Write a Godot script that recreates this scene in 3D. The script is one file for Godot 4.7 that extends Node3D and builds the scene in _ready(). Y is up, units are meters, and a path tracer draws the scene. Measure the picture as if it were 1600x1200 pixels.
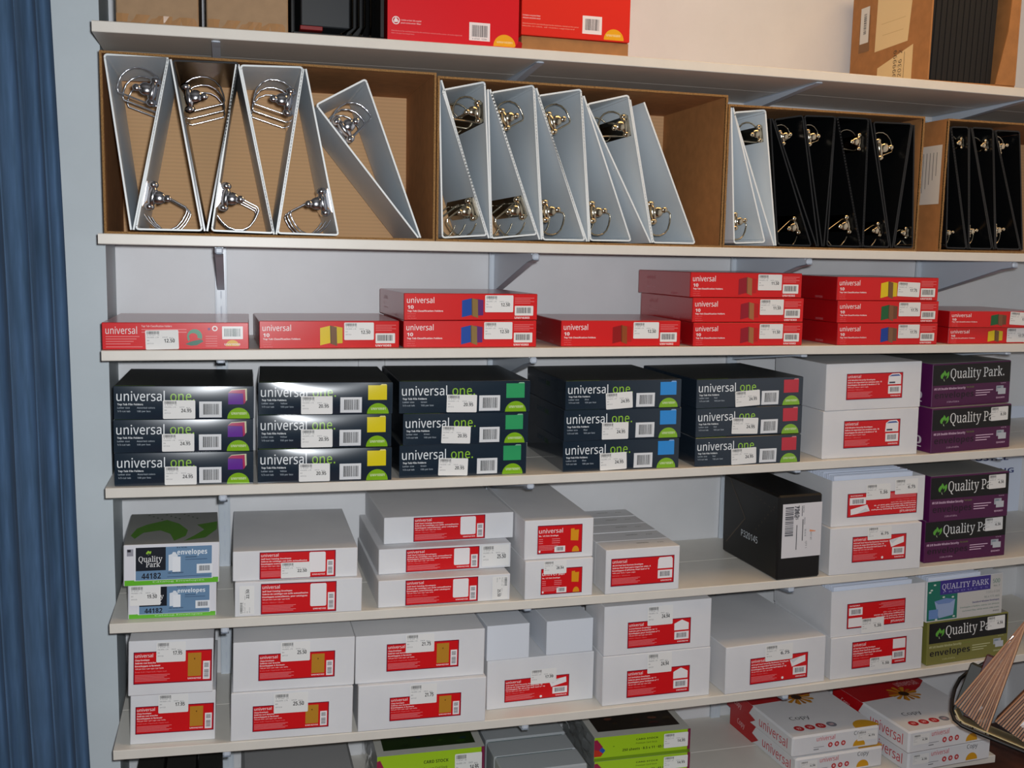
extends Node3D
# Stockroom shelves in an alcove, photographed with the flash of a small camera. Heights are written from the camera's level line; Y0 lifts them above the floor.
const Y0 := 1.45
const SX := [[0.5325, 0.00244, -0.00682], [0.16099, 0.00123, 0.00116], [-0.04885, 0.00255, 0.00084], [-0.31097, 0.00355, 0.01159], [-0.5712, -0.00063, 0.01544], [-0.82501, -0.00088, 0.02111], [-1.049, 0.0, 0.0]]
const THICK := 0.0189
const BACK := -0.353
var used := {}
var M := {}
var glyphs := {}
var prints := {}
var fonts := []
var rng := RandomNumberGenerator.new()

func _ready():
	rng.seed = 7
	# --- camera, light, exposure
	var cam := Camera3D.new(); cam.name = "camera"; add_child(cam)
	var yaw := 0.2694; var pitch := 0.1246; var roll := 0.0201
	var f := Vector3(sin(yaw) * cos(pitch), -sin(pitch), -cos(yaw) * cos(pitch))
	var r := Vector3(cos(yaw), 0, sin(yaw)); var u := r.cross(f)
	cam.transform = Transform3D(Basis(r * cos(roll) + u * sin(roll), u * cos(roll) - r * sin(roll), -f), Vector3(0.5516, 0.1383 + Y0, 1.9769))
	cam.fov = rad_to_deg(2.0 * atan(600.0 / 1607.37)); cam.near = 0.02; cam.far = 30.0; cam.current = true
	var we := WorldEnvironment.new(); we.name = "world"; add_child(we)
	var env := Environment.new(); we.environment = env
	env.background_mode = Environment.BG_COLOR; env.background_color = Color(0.02, 0.02, 0.02)
	env.ambient_light_source = Environment.AMBIENT_SOURCE_BG
	env.tonemap_mode = Environment.TONE_MAPPER_LINEAR; env.tonemap_exposure = 1.0
	env.sdfgi_enabled = true; env.ssao_enabled = true; env.ssil_enabled = true
	# the camera's own flash, a hand's breadth above the lens
	var flash := OmniLight3D.new(); flash.name = "camera_flash"; add_child(flash)
	flash.position = cam.position + Vector3(0.035, 0.032, -0.01); flash.light_color = Color(0.965, 0.982, 1.0); flash.light_energy = 2.6
	flash.light_size = 0.018; flash.omni_range = 12.0; flash.omni_attenuation = 2.0; flash.shadow_enabled = true
	var glow := AreaLight3D.new(); glow.name = "ceiling_glow"; add_child(glow)
	glow.position = Vector3(1.8, 2.56, 0.4); glow.rotation_degrees = Vector3(-90, 0, 0); glow.area_size = Vector2(1.2, 0.6)
	glow.light_color = Color(1.0, 0.78, 0.5); glow.light_energy = 0.42; glow.area_range = 12.0; glow.area_attenuation = 2.0; glow.shadow_enabled = true

	for spec in [["Droid Sans", 400], ["Droid Sans", 700], ["Droid Serif", 400], ["Droid Sans Mono", 400]]:
		var sf := SystemFont.new(); sf.font_names = PackedStringArray([spec[0]]); sf.font_weight = spec[1]; fonts.append(sf)
	materials()
	room()
	shelves()
	cartons_and_binders()
	top_shelf()
	red_boxes()
	navy_boxes()
	envelope_boxes()
	lowest_shelf()
	wire_basket()

# ---------------------------------------------------------------- helpers
static func C(r, g, b) -> Color: return Color(r / 255.0, g / 255.0, b / 255.0).srgb_to_linear()
static func ysh(i: int, x: float) -> float: return SX[i][0] + SX[i][1] * x + SX[i][2] * (x - 1.2) * (x - 1.2)
static func slope(i: int, x: float) -> float: return SX[i][1] + 2.0 * SX[i][2] * (x - 1.2)

func numbered(called: String) -> String:
	var k: int = used.get(called, 0); used[called] = k + 1
	return called if k == 0 else "%s_%03d" % [called, k]
func meta(o, label := "", category := "", group := "", kind := ""):
	if label: o.set_meta("label", label)
	if category: o.set_meta("category", category)
	if group: o.set_meta("group", group)
	if kind: o.set_meta("kind", kind)
	return o
func thing(called, label, category, at := Vector3.ZERO, basis := Basis.IDENTITY, group := ""):
	var o := Node3D.new(); o.name = numbered(called); add_child(o)
	o.transform = Transform3D(basis, at + Vector3(0, Y0, 0))
	return meta(o, label, category, group)
func part(called: String, mesh: Mesh, mat: Material, parent, at := Vector3.ZERO, basis := Basis.IDENTITY):
	var o := MeshInstance3D.new(); o.name = called; o.mesh = mesh
	if mat: o.material_override = mat
	o.transform = Transform3D(basis, at)
	parent.add_child(o, true)
	return o
func solo(called, mesh, mat, label, category, at := Vector3.ZERO, group := "", kind := ""):
	var o = part(numbered(called), mesh, mat, self, at + Vector3(0, Y0, 0))
	return meta(o, label, category, group, kind)

class Geo:                                                             # collects triangles; points are given counter-clockwise as seen from outside
	var v := PackedVector3Array(); var n := PackedVector3Array(); var c := PackedColorArray()
	var col := Color.WHITE
	func tri(a, b, d, nn = null):
		var m: Vector3 = (b - a).cross(d - a).normalized()
		v.append_array(PackedVector3Array([a, d, b]))
		if nn == null: n.append_array(PackedVector3Array([m, m, m]))
		else: n.append_array(PackedVector3Array([nn[0], nn[2], nn[1]]))
		c.append_array(PackedColorArray([col, col, col]))
	func quad(a, b, d, e, nn = null):
		if nn == null: tri(a, b, d); tri(a, d, e)
		else: tri(a, b, d, [nn[0], nn[1], nn[2]]); tri(a, d, e, [nn[0], nn[2], nn[3]])
	func box(lo: Vector3, hi: Vector3, bev := 0.0):
		var m := (lo + hi) / 2; var h := (hi - lo) / 2
		var b := minf(bev, minf(h.x, minf(h.y, h.z)) * 0.9)
		var fx := func(s): return m + Vector3(s.x * h.x, s.y * (h.y - b), s.z * (h.z - b))
		var fy := func(s): return m + Vector3(s.x * (h.x - b), s.y * h.y, s.z * (h.z - b))
		var fz := func(s): return m + Vector3(s.x * (h.x - b), s.y * (h.y - b), s.z * h.z)
		for s in [-1, 1]:
			face([fx.call(Vector3(s, -1, -1)), fx.call(Vector3(s, 1, -1)), fx.call(Vector3(s, 1, 1)), fx.call(Vector3(s, -1, 1))], Vector3(s, 0, 0))
			face([fy.call(Vector3(-1, s, -1)), fy.call(Vector3(1, s, -1)), fy.call(Vector3(1, s, 1)), fy.call(Vector3(-1, s, 1))], Vector3(0, s, 0))
			face([fz.call(Vector3(-1, -1, s)), fz.call(Vector3(1, -1, s)), fz.call(Vector3(1, 1, s)), fz.call(Vector3(-1, 1, s))], Vector3(0, 0, s))
		if b <= 0.0: return
		for s in [-1, 1]:
			for t in [-1, 1]:
				face([fx.call(Vector3(s, t, -1)), fx.call(Vector3(s, t, 1)), fy.call(Vector3(s, t, 1)), fy.call(Vector3(s, t, -1))], Vector3(s, t, 0))
				face([fx.call(Vector3(s, -1, t)), fx.call(Vector3(s, 1, t)), fz.call(Vector3(s, 1, t)), fz.call(Vector3(s, -1, t))], Vector3(s, 0, t))
				face([fy.call(Vector3(-1, s, t)), fy.call(Vector3(1, s, t)), fz.call(Vector3(1, s, t)), fz.call(Vector3(-1, s, t))], Vector3(0, s, t))
				for w in [-1, 1]:
					var q := Vector3(s, t, w)
					face([fx.call(q), fy.call(q), fz.call(q)], q)
	func face(p: Array, out: Vector3):                                   # a convex face, turned so that it looks along out
		var m: Vector3 = (p[1] - p[0]).cross(p[2] - p[0])
		if m.dot(out) < 0: p.reverse()
		for k in range(1, p.size() - 1): tri(p[0], p[k], p[k + 1])
	func prism(pts: PackedVector2Array, tr: Transform3D, depth: float):  # pts in the plane of tr's x and y, thickness along its z, centred
		var idx := Geometry2D.triangulate_polygon(pts)
		var a := func(p, z): return tr * Vector3(p.x, p.y, z)
		for k in range(0, idx.size(), 3):
			face([a.call(pts[idx[k]], depth / 2), a.call(pts[idx[k + 1]], depth / 2), a.call(pts[idx[k + 2]], depth / 2)], tr.basis.z)
			face([a.call(pts[idx[k]], -depth / 2), a.call(pts[idx[k + 1]], -depth / 2), a.call(pts[idx[k + 2]], -depth / 2)], -tr.basis.z)
		var ccw := not Geometry2D.is_polygon_clockwise(pts)
		for k in pts.size():
			var p := pts[k]; var q := pts[(k + 1) % pts.size()]
			var e := q - p; var o2 := Vector2(e.y, -e.x) * (1 if ccw else -1)
			face([a.call(p, -depth / 2), a.call(q, -depth / 2), a.call(q, depth / 2), a.call(p, depth / 2)], tr.basis * Vector3(o2.x, o2.y, 0))
	func tube(path: Array, rad: float, sides := 8, closed := false):
		var m := path.size(); var rings := []
		var side := Vector3.ZERO
		for k in m:
			var t: Vector3 = (path[(k + 1) % m if closed else mini(k + 1, m - 1)] - path[(k - 1 + m) % m if closed else maxi(k - 1, 0)]).normalized()
			if side == Vector3.ZERO: side = t.cross(Vector3.UP if absf(t.y) < 0.9 else Vector3.RIGHT).normalized()
			side = (side - t * side.dot(t)).normalized()
			var up := t.cross(side); var ring := []
			for j in sides:
				var d := side * cos(TAU * j / sides) + up * sin(TAU * j / sides)
				ring.append([path[k] + d * rad, d])
			rings.append(ring)
		for k in (m if closed else m - 1):
			var a: Array = rings[k]; var b: Array = rings[(k + 1) % m]
			for j in sides:
				var i := (j + 1) % sides
				quad(a[j][0], a[i][0], b[i][0], b[j][0], [a[j][1], a[i][1], b[i][1], b[j][1]])
		if not closed:
			for e in [0, m - 1]:
				var out: Vector3 = path[e] - path[1 if e == 0 else m - 2]
				face(rings[e].map(func(x): return x[0]), out)
	func ball(at: Vector3, rad: Vector3, basis := Basis.IDENTITY):
		for i in 6:
			for j in 10:
				var p := []; var q := []
				for d in [[0, 0], [0, 1], [1, 1], [1, 0]]:
					var th: float = PI * (i + d[0]) / 6; var ph: float = TAU * (j + d[1]) / 10
					var e := Vector3(sin(th) * cos(ph), cos(th), sin(th) * sin(ph))
					p.append(at + basis * (e * rad)); q.append((basis * (e / rad)).normalized())
				quad(p[0], p[1], p[2], p[3], q)
	func mesh() -> ArrayMesh:
		var a := []; a.resize(Mesh.ARRAY_MAX)
		a[Mesh.ARRAY_VERTEX] = v; a[Mesh.ARRAY_NORMAL] = n; a[Mesh.ARRAY_COLOR] = c
		var m := ArrayMesh.new(); m.add_surface_from_arrays(Mesh.PRIMITIVE_TRIANGLES, a)
		return m

static func rbox(w, h, d, bev := 0.0012) -> ArrayMesh:                  # base centred on the origin
	var g := Geo.new(); g.box(Vector3(-w / 2, 0, -d / 2), Vector3(w / 2, h, d / 2), bev)
	return g.mesh()

class Pen:                                                             # flat print on a face; fractions of width and height from the top left corner
	var v := PackedVector3Array(); var n := PackedVector3Array(); var c := PackedColorArray()
	var W := 1.0; var H := 1.0; var bulge := 0.0
	var host
	func at(p: Vector2, layer: int) -> Vector3:                          # p in metres from the bottom left
		var a := clampf(p.x / W, 0, 1); var b := clampf(p.y / H, 0, 1)
		return Vector3(p.x, p.y, 0.0002 + 0.00013 * layer + bulge * 16 * a * (1 - a) * b * (1 - b))
	func nrm(p: Vector2) -> Vector3:
		if bulge == 0.0: return Vector3(0, 0, 1)
		var a := clampf(p.x / W, 0, 1); var b := clampf(p.y / H, 0, 1)
		return Vector3(-bulge * 16 * (1 - 2 * a) * b * (1 - b) / W, -bulge * 16 * a * (1 - a) * (1 - 2 * b) / H, 1).normalized()
	func tri(a: Vector2, b: Vector2, d: Vector2, col: Color, layer: int):
		if bulge != 0.0:                                                 # keep the print on the bulging face: split long edges
			var l := [a.distance_squared_to(b), b.distance_squared_to(d), d.distance_squared_to(a)]; var k := 0
			if l[1] > l[k]: k = 1
			if l[2] > l[k]: k = 2
			if l[k] > 0.000036:
				var q := [a, b, d]; var s: Vector2 = q[k]; var e2: Vector2 = q[(k + 1) % 3]; var o: Vector2 = q[(k + 2) % 3]; var h := (s + e2) / 2
				tri(s, h, o, col, layer); tri(h, e2, o, col, layer)
				return
		if (b - a).cross(d - a) < 0: var e := b; b = d; d = e
		v.append_array(PackedVector3Array([at(a, layer), at(d, layer), at(b, layer)]))
		n.append_array(PackedVector3Array([nrm(a), nrm(d), nrm(b)])); c.append_array(PackedColorArray([col, col, col]))
	func m(x, y) -> Vector2: return Vector2(x * W, (1.0 - y) * H)
	func R(x0, y0, x1, y1, col, layer := 1):
		var nx := 1; var ny := 1
		for i in nx:
			for j in ny:
				var a := m(lerpf(x0, x1, float(i) / nx), lerpf(y0, y1, float(j) / ny)); var b := m(lerpf(x0, x1, float(i + 1) / nx), lerpf(y0, y1, float(j + 1) / ny))
				tri(a, Vector2(b.x, a.y), b, col, layer); tri(a, b, Vector2(a.x, b.y), col, layer)
	func P(pts: Array, col, layer := 1):
		var q := PackedVector2Array()
		for p in pts: q.append(m(p[0], p[1]))
		var idx := Geometry2D.triangulate_polygon(q)
		for k in range(0, idx.size(), 3): tri(q[idx[k]], q[idx[k + 1]], q[idx[k + 2]], col, layer)
	func E(cx, cy, rad, col, layer := 1, a0 := 0.0, a1 := TAU, squash := 1.0):  # rad as a fraction of the height
		var o := m(cx, cy); var k := 20
		for i in k:
			var s := a0 + (a1 - a0) * i / k; var t := a0 + (a1 - a0) * (i + 1) / k
			tri(o, o + Vector2(cos(s), sin(s) * squash) * rad * H, o + Vector2(cos(t), sin(t) * squash) * rad * H, col, layer)
	func RR(x0, y0, x1, y1, rad, col, layer := 1):                        # rounded, rad in metres
		if bulge != 0.0: R(x0, y0, x1, y1, col, layer); return
		var a := m(x0, y1); var b := m(x1, y0); var q := PackedVector2Array()
		for k in 4:
			var o := Vector2(b.x - rad if k in [0, 3] else a.x + rad, b.y - rad if k in [0, 1] else a.y + rad)
			for j in 5: q.append(o + Vector2.from_angle(PI / 2 * (k + j / 4.0)) * rad)
		var mid := (a + b) / 2
		for k in q.size(): tri(mid, q[k], q[(k + 1) % q.size()], col, layer)
	func T(text: String, x0, x1, ytop, ybase, col, font := 0, layer := 3, step := 3.0):   # capitals reach from ytop to ybase; x1 <= x0 keeps the font's own width
		var g = host.glyph(text, font, step); var sy: float = (ybase - ytop) * H / 0.46
		var sx: float = (x1 - x0) * W / g.width if x1 > x0 else sy
		var o := m(x0, ybase)
		for k in range(0, g.pts.size(), 3):
			tri(o + Vector2(g.pts[k].x * sx, g.pts[k].y * sy), o + Vector2(g.pts[k + 1].x * sx, g.pts[k + 1].y * sy), o + Vector2(g.pts[k + 2].x * sx, g.pts[k + 2].y * sy), col, layer)
	func bars(x0, y0, x1, y1, col, layer, across := true, seed_ := 3):    # a barcode: upright bars, or lying ones
		var rg := RandomNumberGenerator.new(); rg.seed = seed_
		var t := 0.0
		while t < 1.0:
			var w := rg.randf_range(0.012, 0.045); var e := minf(1.0, t + w)
			if across: R(lerpf(x0, x1, t), y0, lerpf(x0, x1, e), y1, col, layer)
			else: R(x0, lerpf(y0, y1, t), x1, lerpf(y0, y1, e), col, layer)
			t = e + rg.randf_range(0.012, 0.04)
	func mesh() -> ArrayMesh:
		var a := []; a.resize(Mesh.ARRAY_MAX)
		a[Mesh.ARRAY_VERTEX] = v; a[Mesh.ARRAY_NORMAL] = n; a[Mesh.ARRAY_COLOR] = c
		var ms := ArrayMesh.new(); ms.add_surface_from_arrays(Mesh.PRIMITIVE_TRIANGLES, a)
		return ms

func glyph(text: String, font: int, step: float):
	var key := "%s|%d|%f" % [text, font, step]
	if not glyphs.has(key):
		var t := TextMesh.new(); t.font = fonts[font]; t.font_size = 64; t.pixel_size = 0.01; t.depth = 0.0; t.text = text; t.curve_step = step
		t.horizontal_alignment = HORIZONTAL_ALIGNMENT_LEFT; t.vertical_alignment = VERTICAL_ALIGNMENT_BOTTOM
		var a := t.get_mesh_arrays(); var vs: PackedVector3Array = a[Mesh.ARRAY_VERTEX]; var pts := PackedVector2Array()
		var lo := 99.0; var hi := -99.0
		for p in vs: lo = minf(lo, p.x); hi = maxf(hi, p.x)
		for p in vs: pts.append(Vector2(p.x - lo, p.y - 0.16))
		glyphs[key] = {"pts": pts, "width": hi - lo}
	return glyphs[key]
func pen(w, h, bulge := 0.0) -> Pen:
	var p := Pen.new(); p.host = self; p.W = w; p.H = h; p.bulge = bulge
	return p

# ---------------------------------------------------------------- materials
func mat(col: Color, rough := 0.6, metal := 0.0, extra := {}) -> StandardMaterial3D:
	var m := StandardMaterial3D.new(); m.albedo_color = col; m.roughness = rough; m.metallic = metal
	for k in extra: m.set(k, extra[k])
	return m
func noise_tex(freq, lo: Color, hi: Color, size := 256, stretch := 1.0, seed_ := 1) -> NoiseTexture2D:
	var n := FastNoiseLite.new(); n.seed = seed_; n.frequency = freq; n.fractal_octaves = 4
	var t := NoiseTexture2D.new(); t.width = size; t.height = size; t.seamless = true; t.noise = n
	var g := Gradient.new(); g.set_color(0, lo); g.set_color(1, hi); t.color_ramp = g
	return t
func textured(base: Color, rough, tex, scale: Vector3, bump := 0.0, btex = null):
	var m := mat(base, rough); m.albedo_texture = tex; m.uv1_triplanar = true; m.uv1_scale = scale
	if btex: m.heightmap_enabled = true; m.heightmap_texture = btex; m.heightmap_scale = bump
	return m
func materials():
	var soft := noise_tex(0.02, Color(0.975, 0.975, 0.975), Color(1, 1, 1))
	var fine := noise_tex(0.2, Color(0.35, 0.35, 0.35), Color(0.65, 0.65, 0.65), 256, 1.0, 4)
	M.wall = textured(Color(0.875, 0.875, 0.88), 0.42, soft, Vector3.ONE * 1.3)
	M.wall_left = textured(Color(0.81, 0.845, 0.86), 0.6, soft, Vector3.ONE * 1.3)
	M.shelf = textured(Color(0.885, 0.865, 0.825), 0.38, soft, Vector3.ONE * 2.5)
	M.ceiling = mat(Color(0.3, 0.29, 0.28), 0.9)
	M.floor = textured(Color(0.36, 0.22, 0.15), 0.6, soft, Vector3.ONE * 3.0)
	M.wood = textured(Color(0.44, 0.24, 0.16), 0.5, noise_tex(0.03, Color(0.7, 0.7, 0.7), Color.WHITE), Vector3(2, 14, 2))
	M.steel = mat(Color(0.8, 0.83, 0.86), 0.3, 0.0)
	M.bracket = mat(Color(0.78, 0.81, 0.85), 0.4, 0.0)
	M.dark = mat(Color(0.05, 0.05, 0.055), 0.5)
	M.chrome = mat(Color(0.86, 0.86, 0.88), 0.13, 1.0)
	M.brass = mat(Color(0.82, 0.77, 0.67), 0.15, 1.0)
	M.gunmetal = mat(Color(0.4, 0.37, 0.32), 0.22, 1.0)
	var corr := GradientTexture2D.new(); corr.width = 16; corr.height = 256
	var gr := Gradient.new(); gr.set_color(0, Color(0.95, 0.95, 0.95)); gr.set_color(1, Color(0.95, 0.95, 0.95)); gr.add_point(0.5, Color(1, 1, 1)); corr.gradient = gr
	corr.fill_from = Vector2(0, 0); corr.fill_to = Vector2(0, 1)
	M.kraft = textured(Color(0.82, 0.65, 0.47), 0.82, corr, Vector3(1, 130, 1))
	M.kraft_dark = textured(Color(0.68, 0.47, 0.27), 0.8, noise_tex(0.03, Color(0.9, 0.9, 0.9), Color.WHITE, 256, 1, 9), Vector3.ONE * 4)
	M.soot = mat(Color(0.075, 0.077, 0.085), 0.85)
	M.kraft_plain = textured(Color(0.64, 0.52, 0.39), 0.75, noise_tex(0.03, Color(0.93, 0.93, 0.93), Color.WHITE, 256, 1, 19), Vector3.ONE * 4)
	M.kraft_edge = textured(Color(0.74, 0.57, 0.36), 0.9, noise_tex(0.12, Color(0.5, 0.45, 0.4), Color(1, 1, 0.95), 256, 1, 5), Vector3.ONE * 14)
	M.vinyl = mat(Color(0.89, 0.92, 0.94), 0.38, 0.0, {"vertex_color_use_as_albedo": true})
	M.vinyl_in = mat(Color(0.7, 0.73, 0.75), 0.34)
	M.black_vinyl = mat(Color(0.055, 0.06, 0.066), 0.26, 0.0, {"vertex_color_use_as_albedo": true})
	M.black_vinyl_edge = mat(Color(0.3, 0.3, 0.31), 0.5)
	M.card = textured(Color(0.885, 0.885, 0.89), 0.7, noise_tex(0.012, Color(0.965, 0.965, 0.97), Color.WHITE, 256, 1, 12), Vector3.ONE * 2)
	M.card.metallic_specular = 0.3
	M.blank = mat(Color(0.87, 0.885, 0.91), 0.7)
	M.paper = mat(Color(0.86, 0.89, 0.95), 0.8)
	M.navy = mat(Color(0.14, 0.185, 0.235), 0.2, 0.0, {"clearcoat_enabled": true, "clearcoat": 1.0, "clearcoat_roughness": 0.12})
	M.navy_lid = mat(Color(0.19, 0.2, 0.21), 0.3)
	M.red = mat(Color(0.83, 0.07, 0.09), 0.32)
	M.red_side = mat(Color(0.68, 0.06, 0.09), 0.3, 0.0, {"clearcoat_enabled": true, "clearcoat": 0.45, "clearcoat_roughness": 0.12})
	M.purple = mat(Color(0.33, 0.07, 0.31), 0.4)
	M.olive = mat(Color(0.5, 0.5, 0.24), 0.45)
	M.black_card = mat(Color(0.03, 0.028, 0.026), 0.42)
	M.grey_card = mat(Color(0.56, 0.56, 0.55), 0.5)
	M.lime_side = mat(Color(0.55, 0.56, 0.55), 0.3)
	M.print = mat(Color.WHITE, 0.36, 0.0, {"vertex_color_use_as_albedo": true})
	M.print_gloss = mat(Color.WHITE, 0.24, 0.0, {"vertex_color_use_as_albedo": true, "clearcoat_enabled": true, "clearcoat": 1.0, "clearcoat_roughness": 0.13})
	M.print_matt = mat(Color.WHITE, 0.6, 0.0, {"vertex_color_use_as_albedo": true})
	M.curtain = textured(Color(0.33, 0.45, 0.59), 0.9, noise_tex(0.015, Color(0.72, 0.74, 0.72), Color(1, 1, 1), 512, 1, 21), Vector3(9, 0.7, 9))
	M.curtain.rim_enabled = true; M.curtain.rim = 0.2
	M.tape = mat(Color(0.66, 0.5, 0.34), 0.12, 0.0, {"clearcoat_enabled": true, "clearcoat": 1.0, "clearcoat_roughness": 0.05})
	M.film = mat(Color(0.92, 0.94, 0.97, 0.05), 0.06, 0.0, {"transparency": BaseMaterial3D.TRANSPARENCY_ALPHA, "cull_mode": BaseMaterial3D.CULL_DISABLED})
	M.lamp = mat(Color(1, 0.95, 0.85), 0.5, 0.0, {"emission_enabled": true, "emission": Color(1.0, 0.84, 0.62), "emission_energy_multiplier": 1.2})

# ---------------------------------------------------------------- the room
func slab(called, lo: Vector3, hi: Vector3, m):
	var g := Geo.new(); var mid := (lo + hi) / 2; g.box(lo - mid, hi - mid)
	return meta(part(called, g.mesh(), m, self, mid + Vector3(0, Y0, 0)), "", "", "", "structure")
func room():
	slab("floor", Vector3(-1.6, -1.55, -0.55), Vector3(2.85, -1.45, 4.1), M.floor)
	slab("ceiling", Vector3(-1.6, 1.2, -0.55), Vector3(2.85, 1.3, 4.1), M.ceiling)
	slab("wall_back", Vector3(0.22, -1.45, -0.47), Vector3(2.85, 1.2, BACK), M.wall)
	slab("wall_left", Vector3(-1.5, -1.45, -0.47), Vector3(0.3215, 1.2, -0.177), M.wall_left)
	slab("wall_right", Vector3(2.68, -1.45, BACK), Vector3(2.85, 1.2, 4.0), M.wall)
	slab("wall_rear", Vector3(-1.6, -1.45, 4.0), Vector3(2.85, 1.2, 4.1), M.ceiling)
	slab("wall_side", Vector3(-1.6, -1.45, -0.47), Vector3(-1.5, 1.2, 4.0), M.ceiling)
	var l = thing("ceiling_lamp", "flat rectangular ceiling lamp above the room in front of the shelves", "ceiling lamp", Vector3(1.8, 1.15, 0.4))
	part("housing", rbox(1.26, 0.045, 0.66, 0.004), M.steel, l, Vector3(0, 0.005, 0))
	part("diffuser", rbox(1.2, 0.012, 0.6, 0.003), M.lamp, l, Vector3(0, -0.006, 0))
	# the curtain, hanging in soft folds in front of the wall
	var g := Geo.new(); var nx := 460; var ny := 28; var grid := []
	for j in ny + 1:
		var row := []; var t := float(j) / ny; var y := lerpf(1.1, -1.42, t)
		for i in nx + 1:
			var s := float(i) / nx
			var ph := s * 168.0 + 0.8 * sin(s * 31.0 + 0.7) - 0.5 * t
			var z := -0.085 + 0.019 * (1.0 - 2.0 * pow(absf(sin(ph / 2.0)), 0.55)) + 0.011 * sin(ph * 0.37 + 1.3 + 0.5 * t)
			var x := lerpf(-0.72, 0.2513 - 0.0155 * (y - 0.57), s) + 0.002 * sin(y * 5.0 + 1.0)
			row.append(Vector3(x, y, z))
		grid.append(row)
	var nm := func(j, i): return (grid[j][mini(i + 1, nx)] - grid[j][maxi(i - 1, 0)]).cross(grid[maxi(j - 1, 0)][i] - grid[mini(j + 1, ny)][i]).normalized()
	for j in ny:
		for i in nx:
			var k := [[j + 1, i], [j + 1, i + 1], [j, i + 1], [j, i]]
			g.quad(grid[j + 1][i], grid[j + 1][i + 1], grid[j][i + 1], grid[j][i], k.map(func(e): return nm.call(e[0], e[1])))
			var bk := Vector3(0, 0, -0.003)
			g.quad(grid[j + 1][i] + bk, grid[j][i] + bk, grid[j][i + 1] + bk, grid[j + 1][i + 1] + bk, [k[0], k[3], k[2], k[1]].map(func(e): return -nm.call(e[0], e[1])))
	var cu = thing("curtain", "long blue fabric curtain hanging in folds left of the shelves", "curtain")
	part("drape", g.mesh(), M.curtain, cu)
	var rod := Geo.new(); rod.tube([Vector3(-0.9, 1.11, -0.09), Vector3(0.3, 1.11, -0.09)], 0.011)
	for x in [-0.8, 0.26]: rod.tube([Vector3(x, 1.11, -0.09), Vector3(x, 1.11, -0.178)], 0.007)
	solo("curtain_rod", rod.mesh(), M.steel, "plain metal rod that carries the blue curtain", "curtain rod")
	# paper sign on the back wall at the far end
	var sg = thing("wall_sign", "pale paper sign with blue capitals on the wall behind the envelope boxes", "sign", Vector3(2.535, -0.545, BACK))
	part("sheet", rbox(0.262, 0.3, 0.0015, 0.0003), M.paper, sg, Vector3(0, 0, 0.001))
	var p := pen(0.262, 0.3)
	p.T("POSTAL", 0.33, 0.82, 0.455, 0.5, C(52, 62, 120), 1); p.T("SHIPPING", 0.28, 0.9, 0.575, 0.62, C(52, 62, 120), 1)
	part("lettering", p.mesh(), M.print_matt, sg, Vector3(-0.131, 0, 0.0018))
	var wp = solo("wall_plate", rbox(0.062, 0.07, 0.006, 0.002), M.wall, "small blank white cover plate on the wall behind the yellow folder boxes", "wall plate", Vector3(0.862, -0.153, BACK + 0.003))

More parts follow.
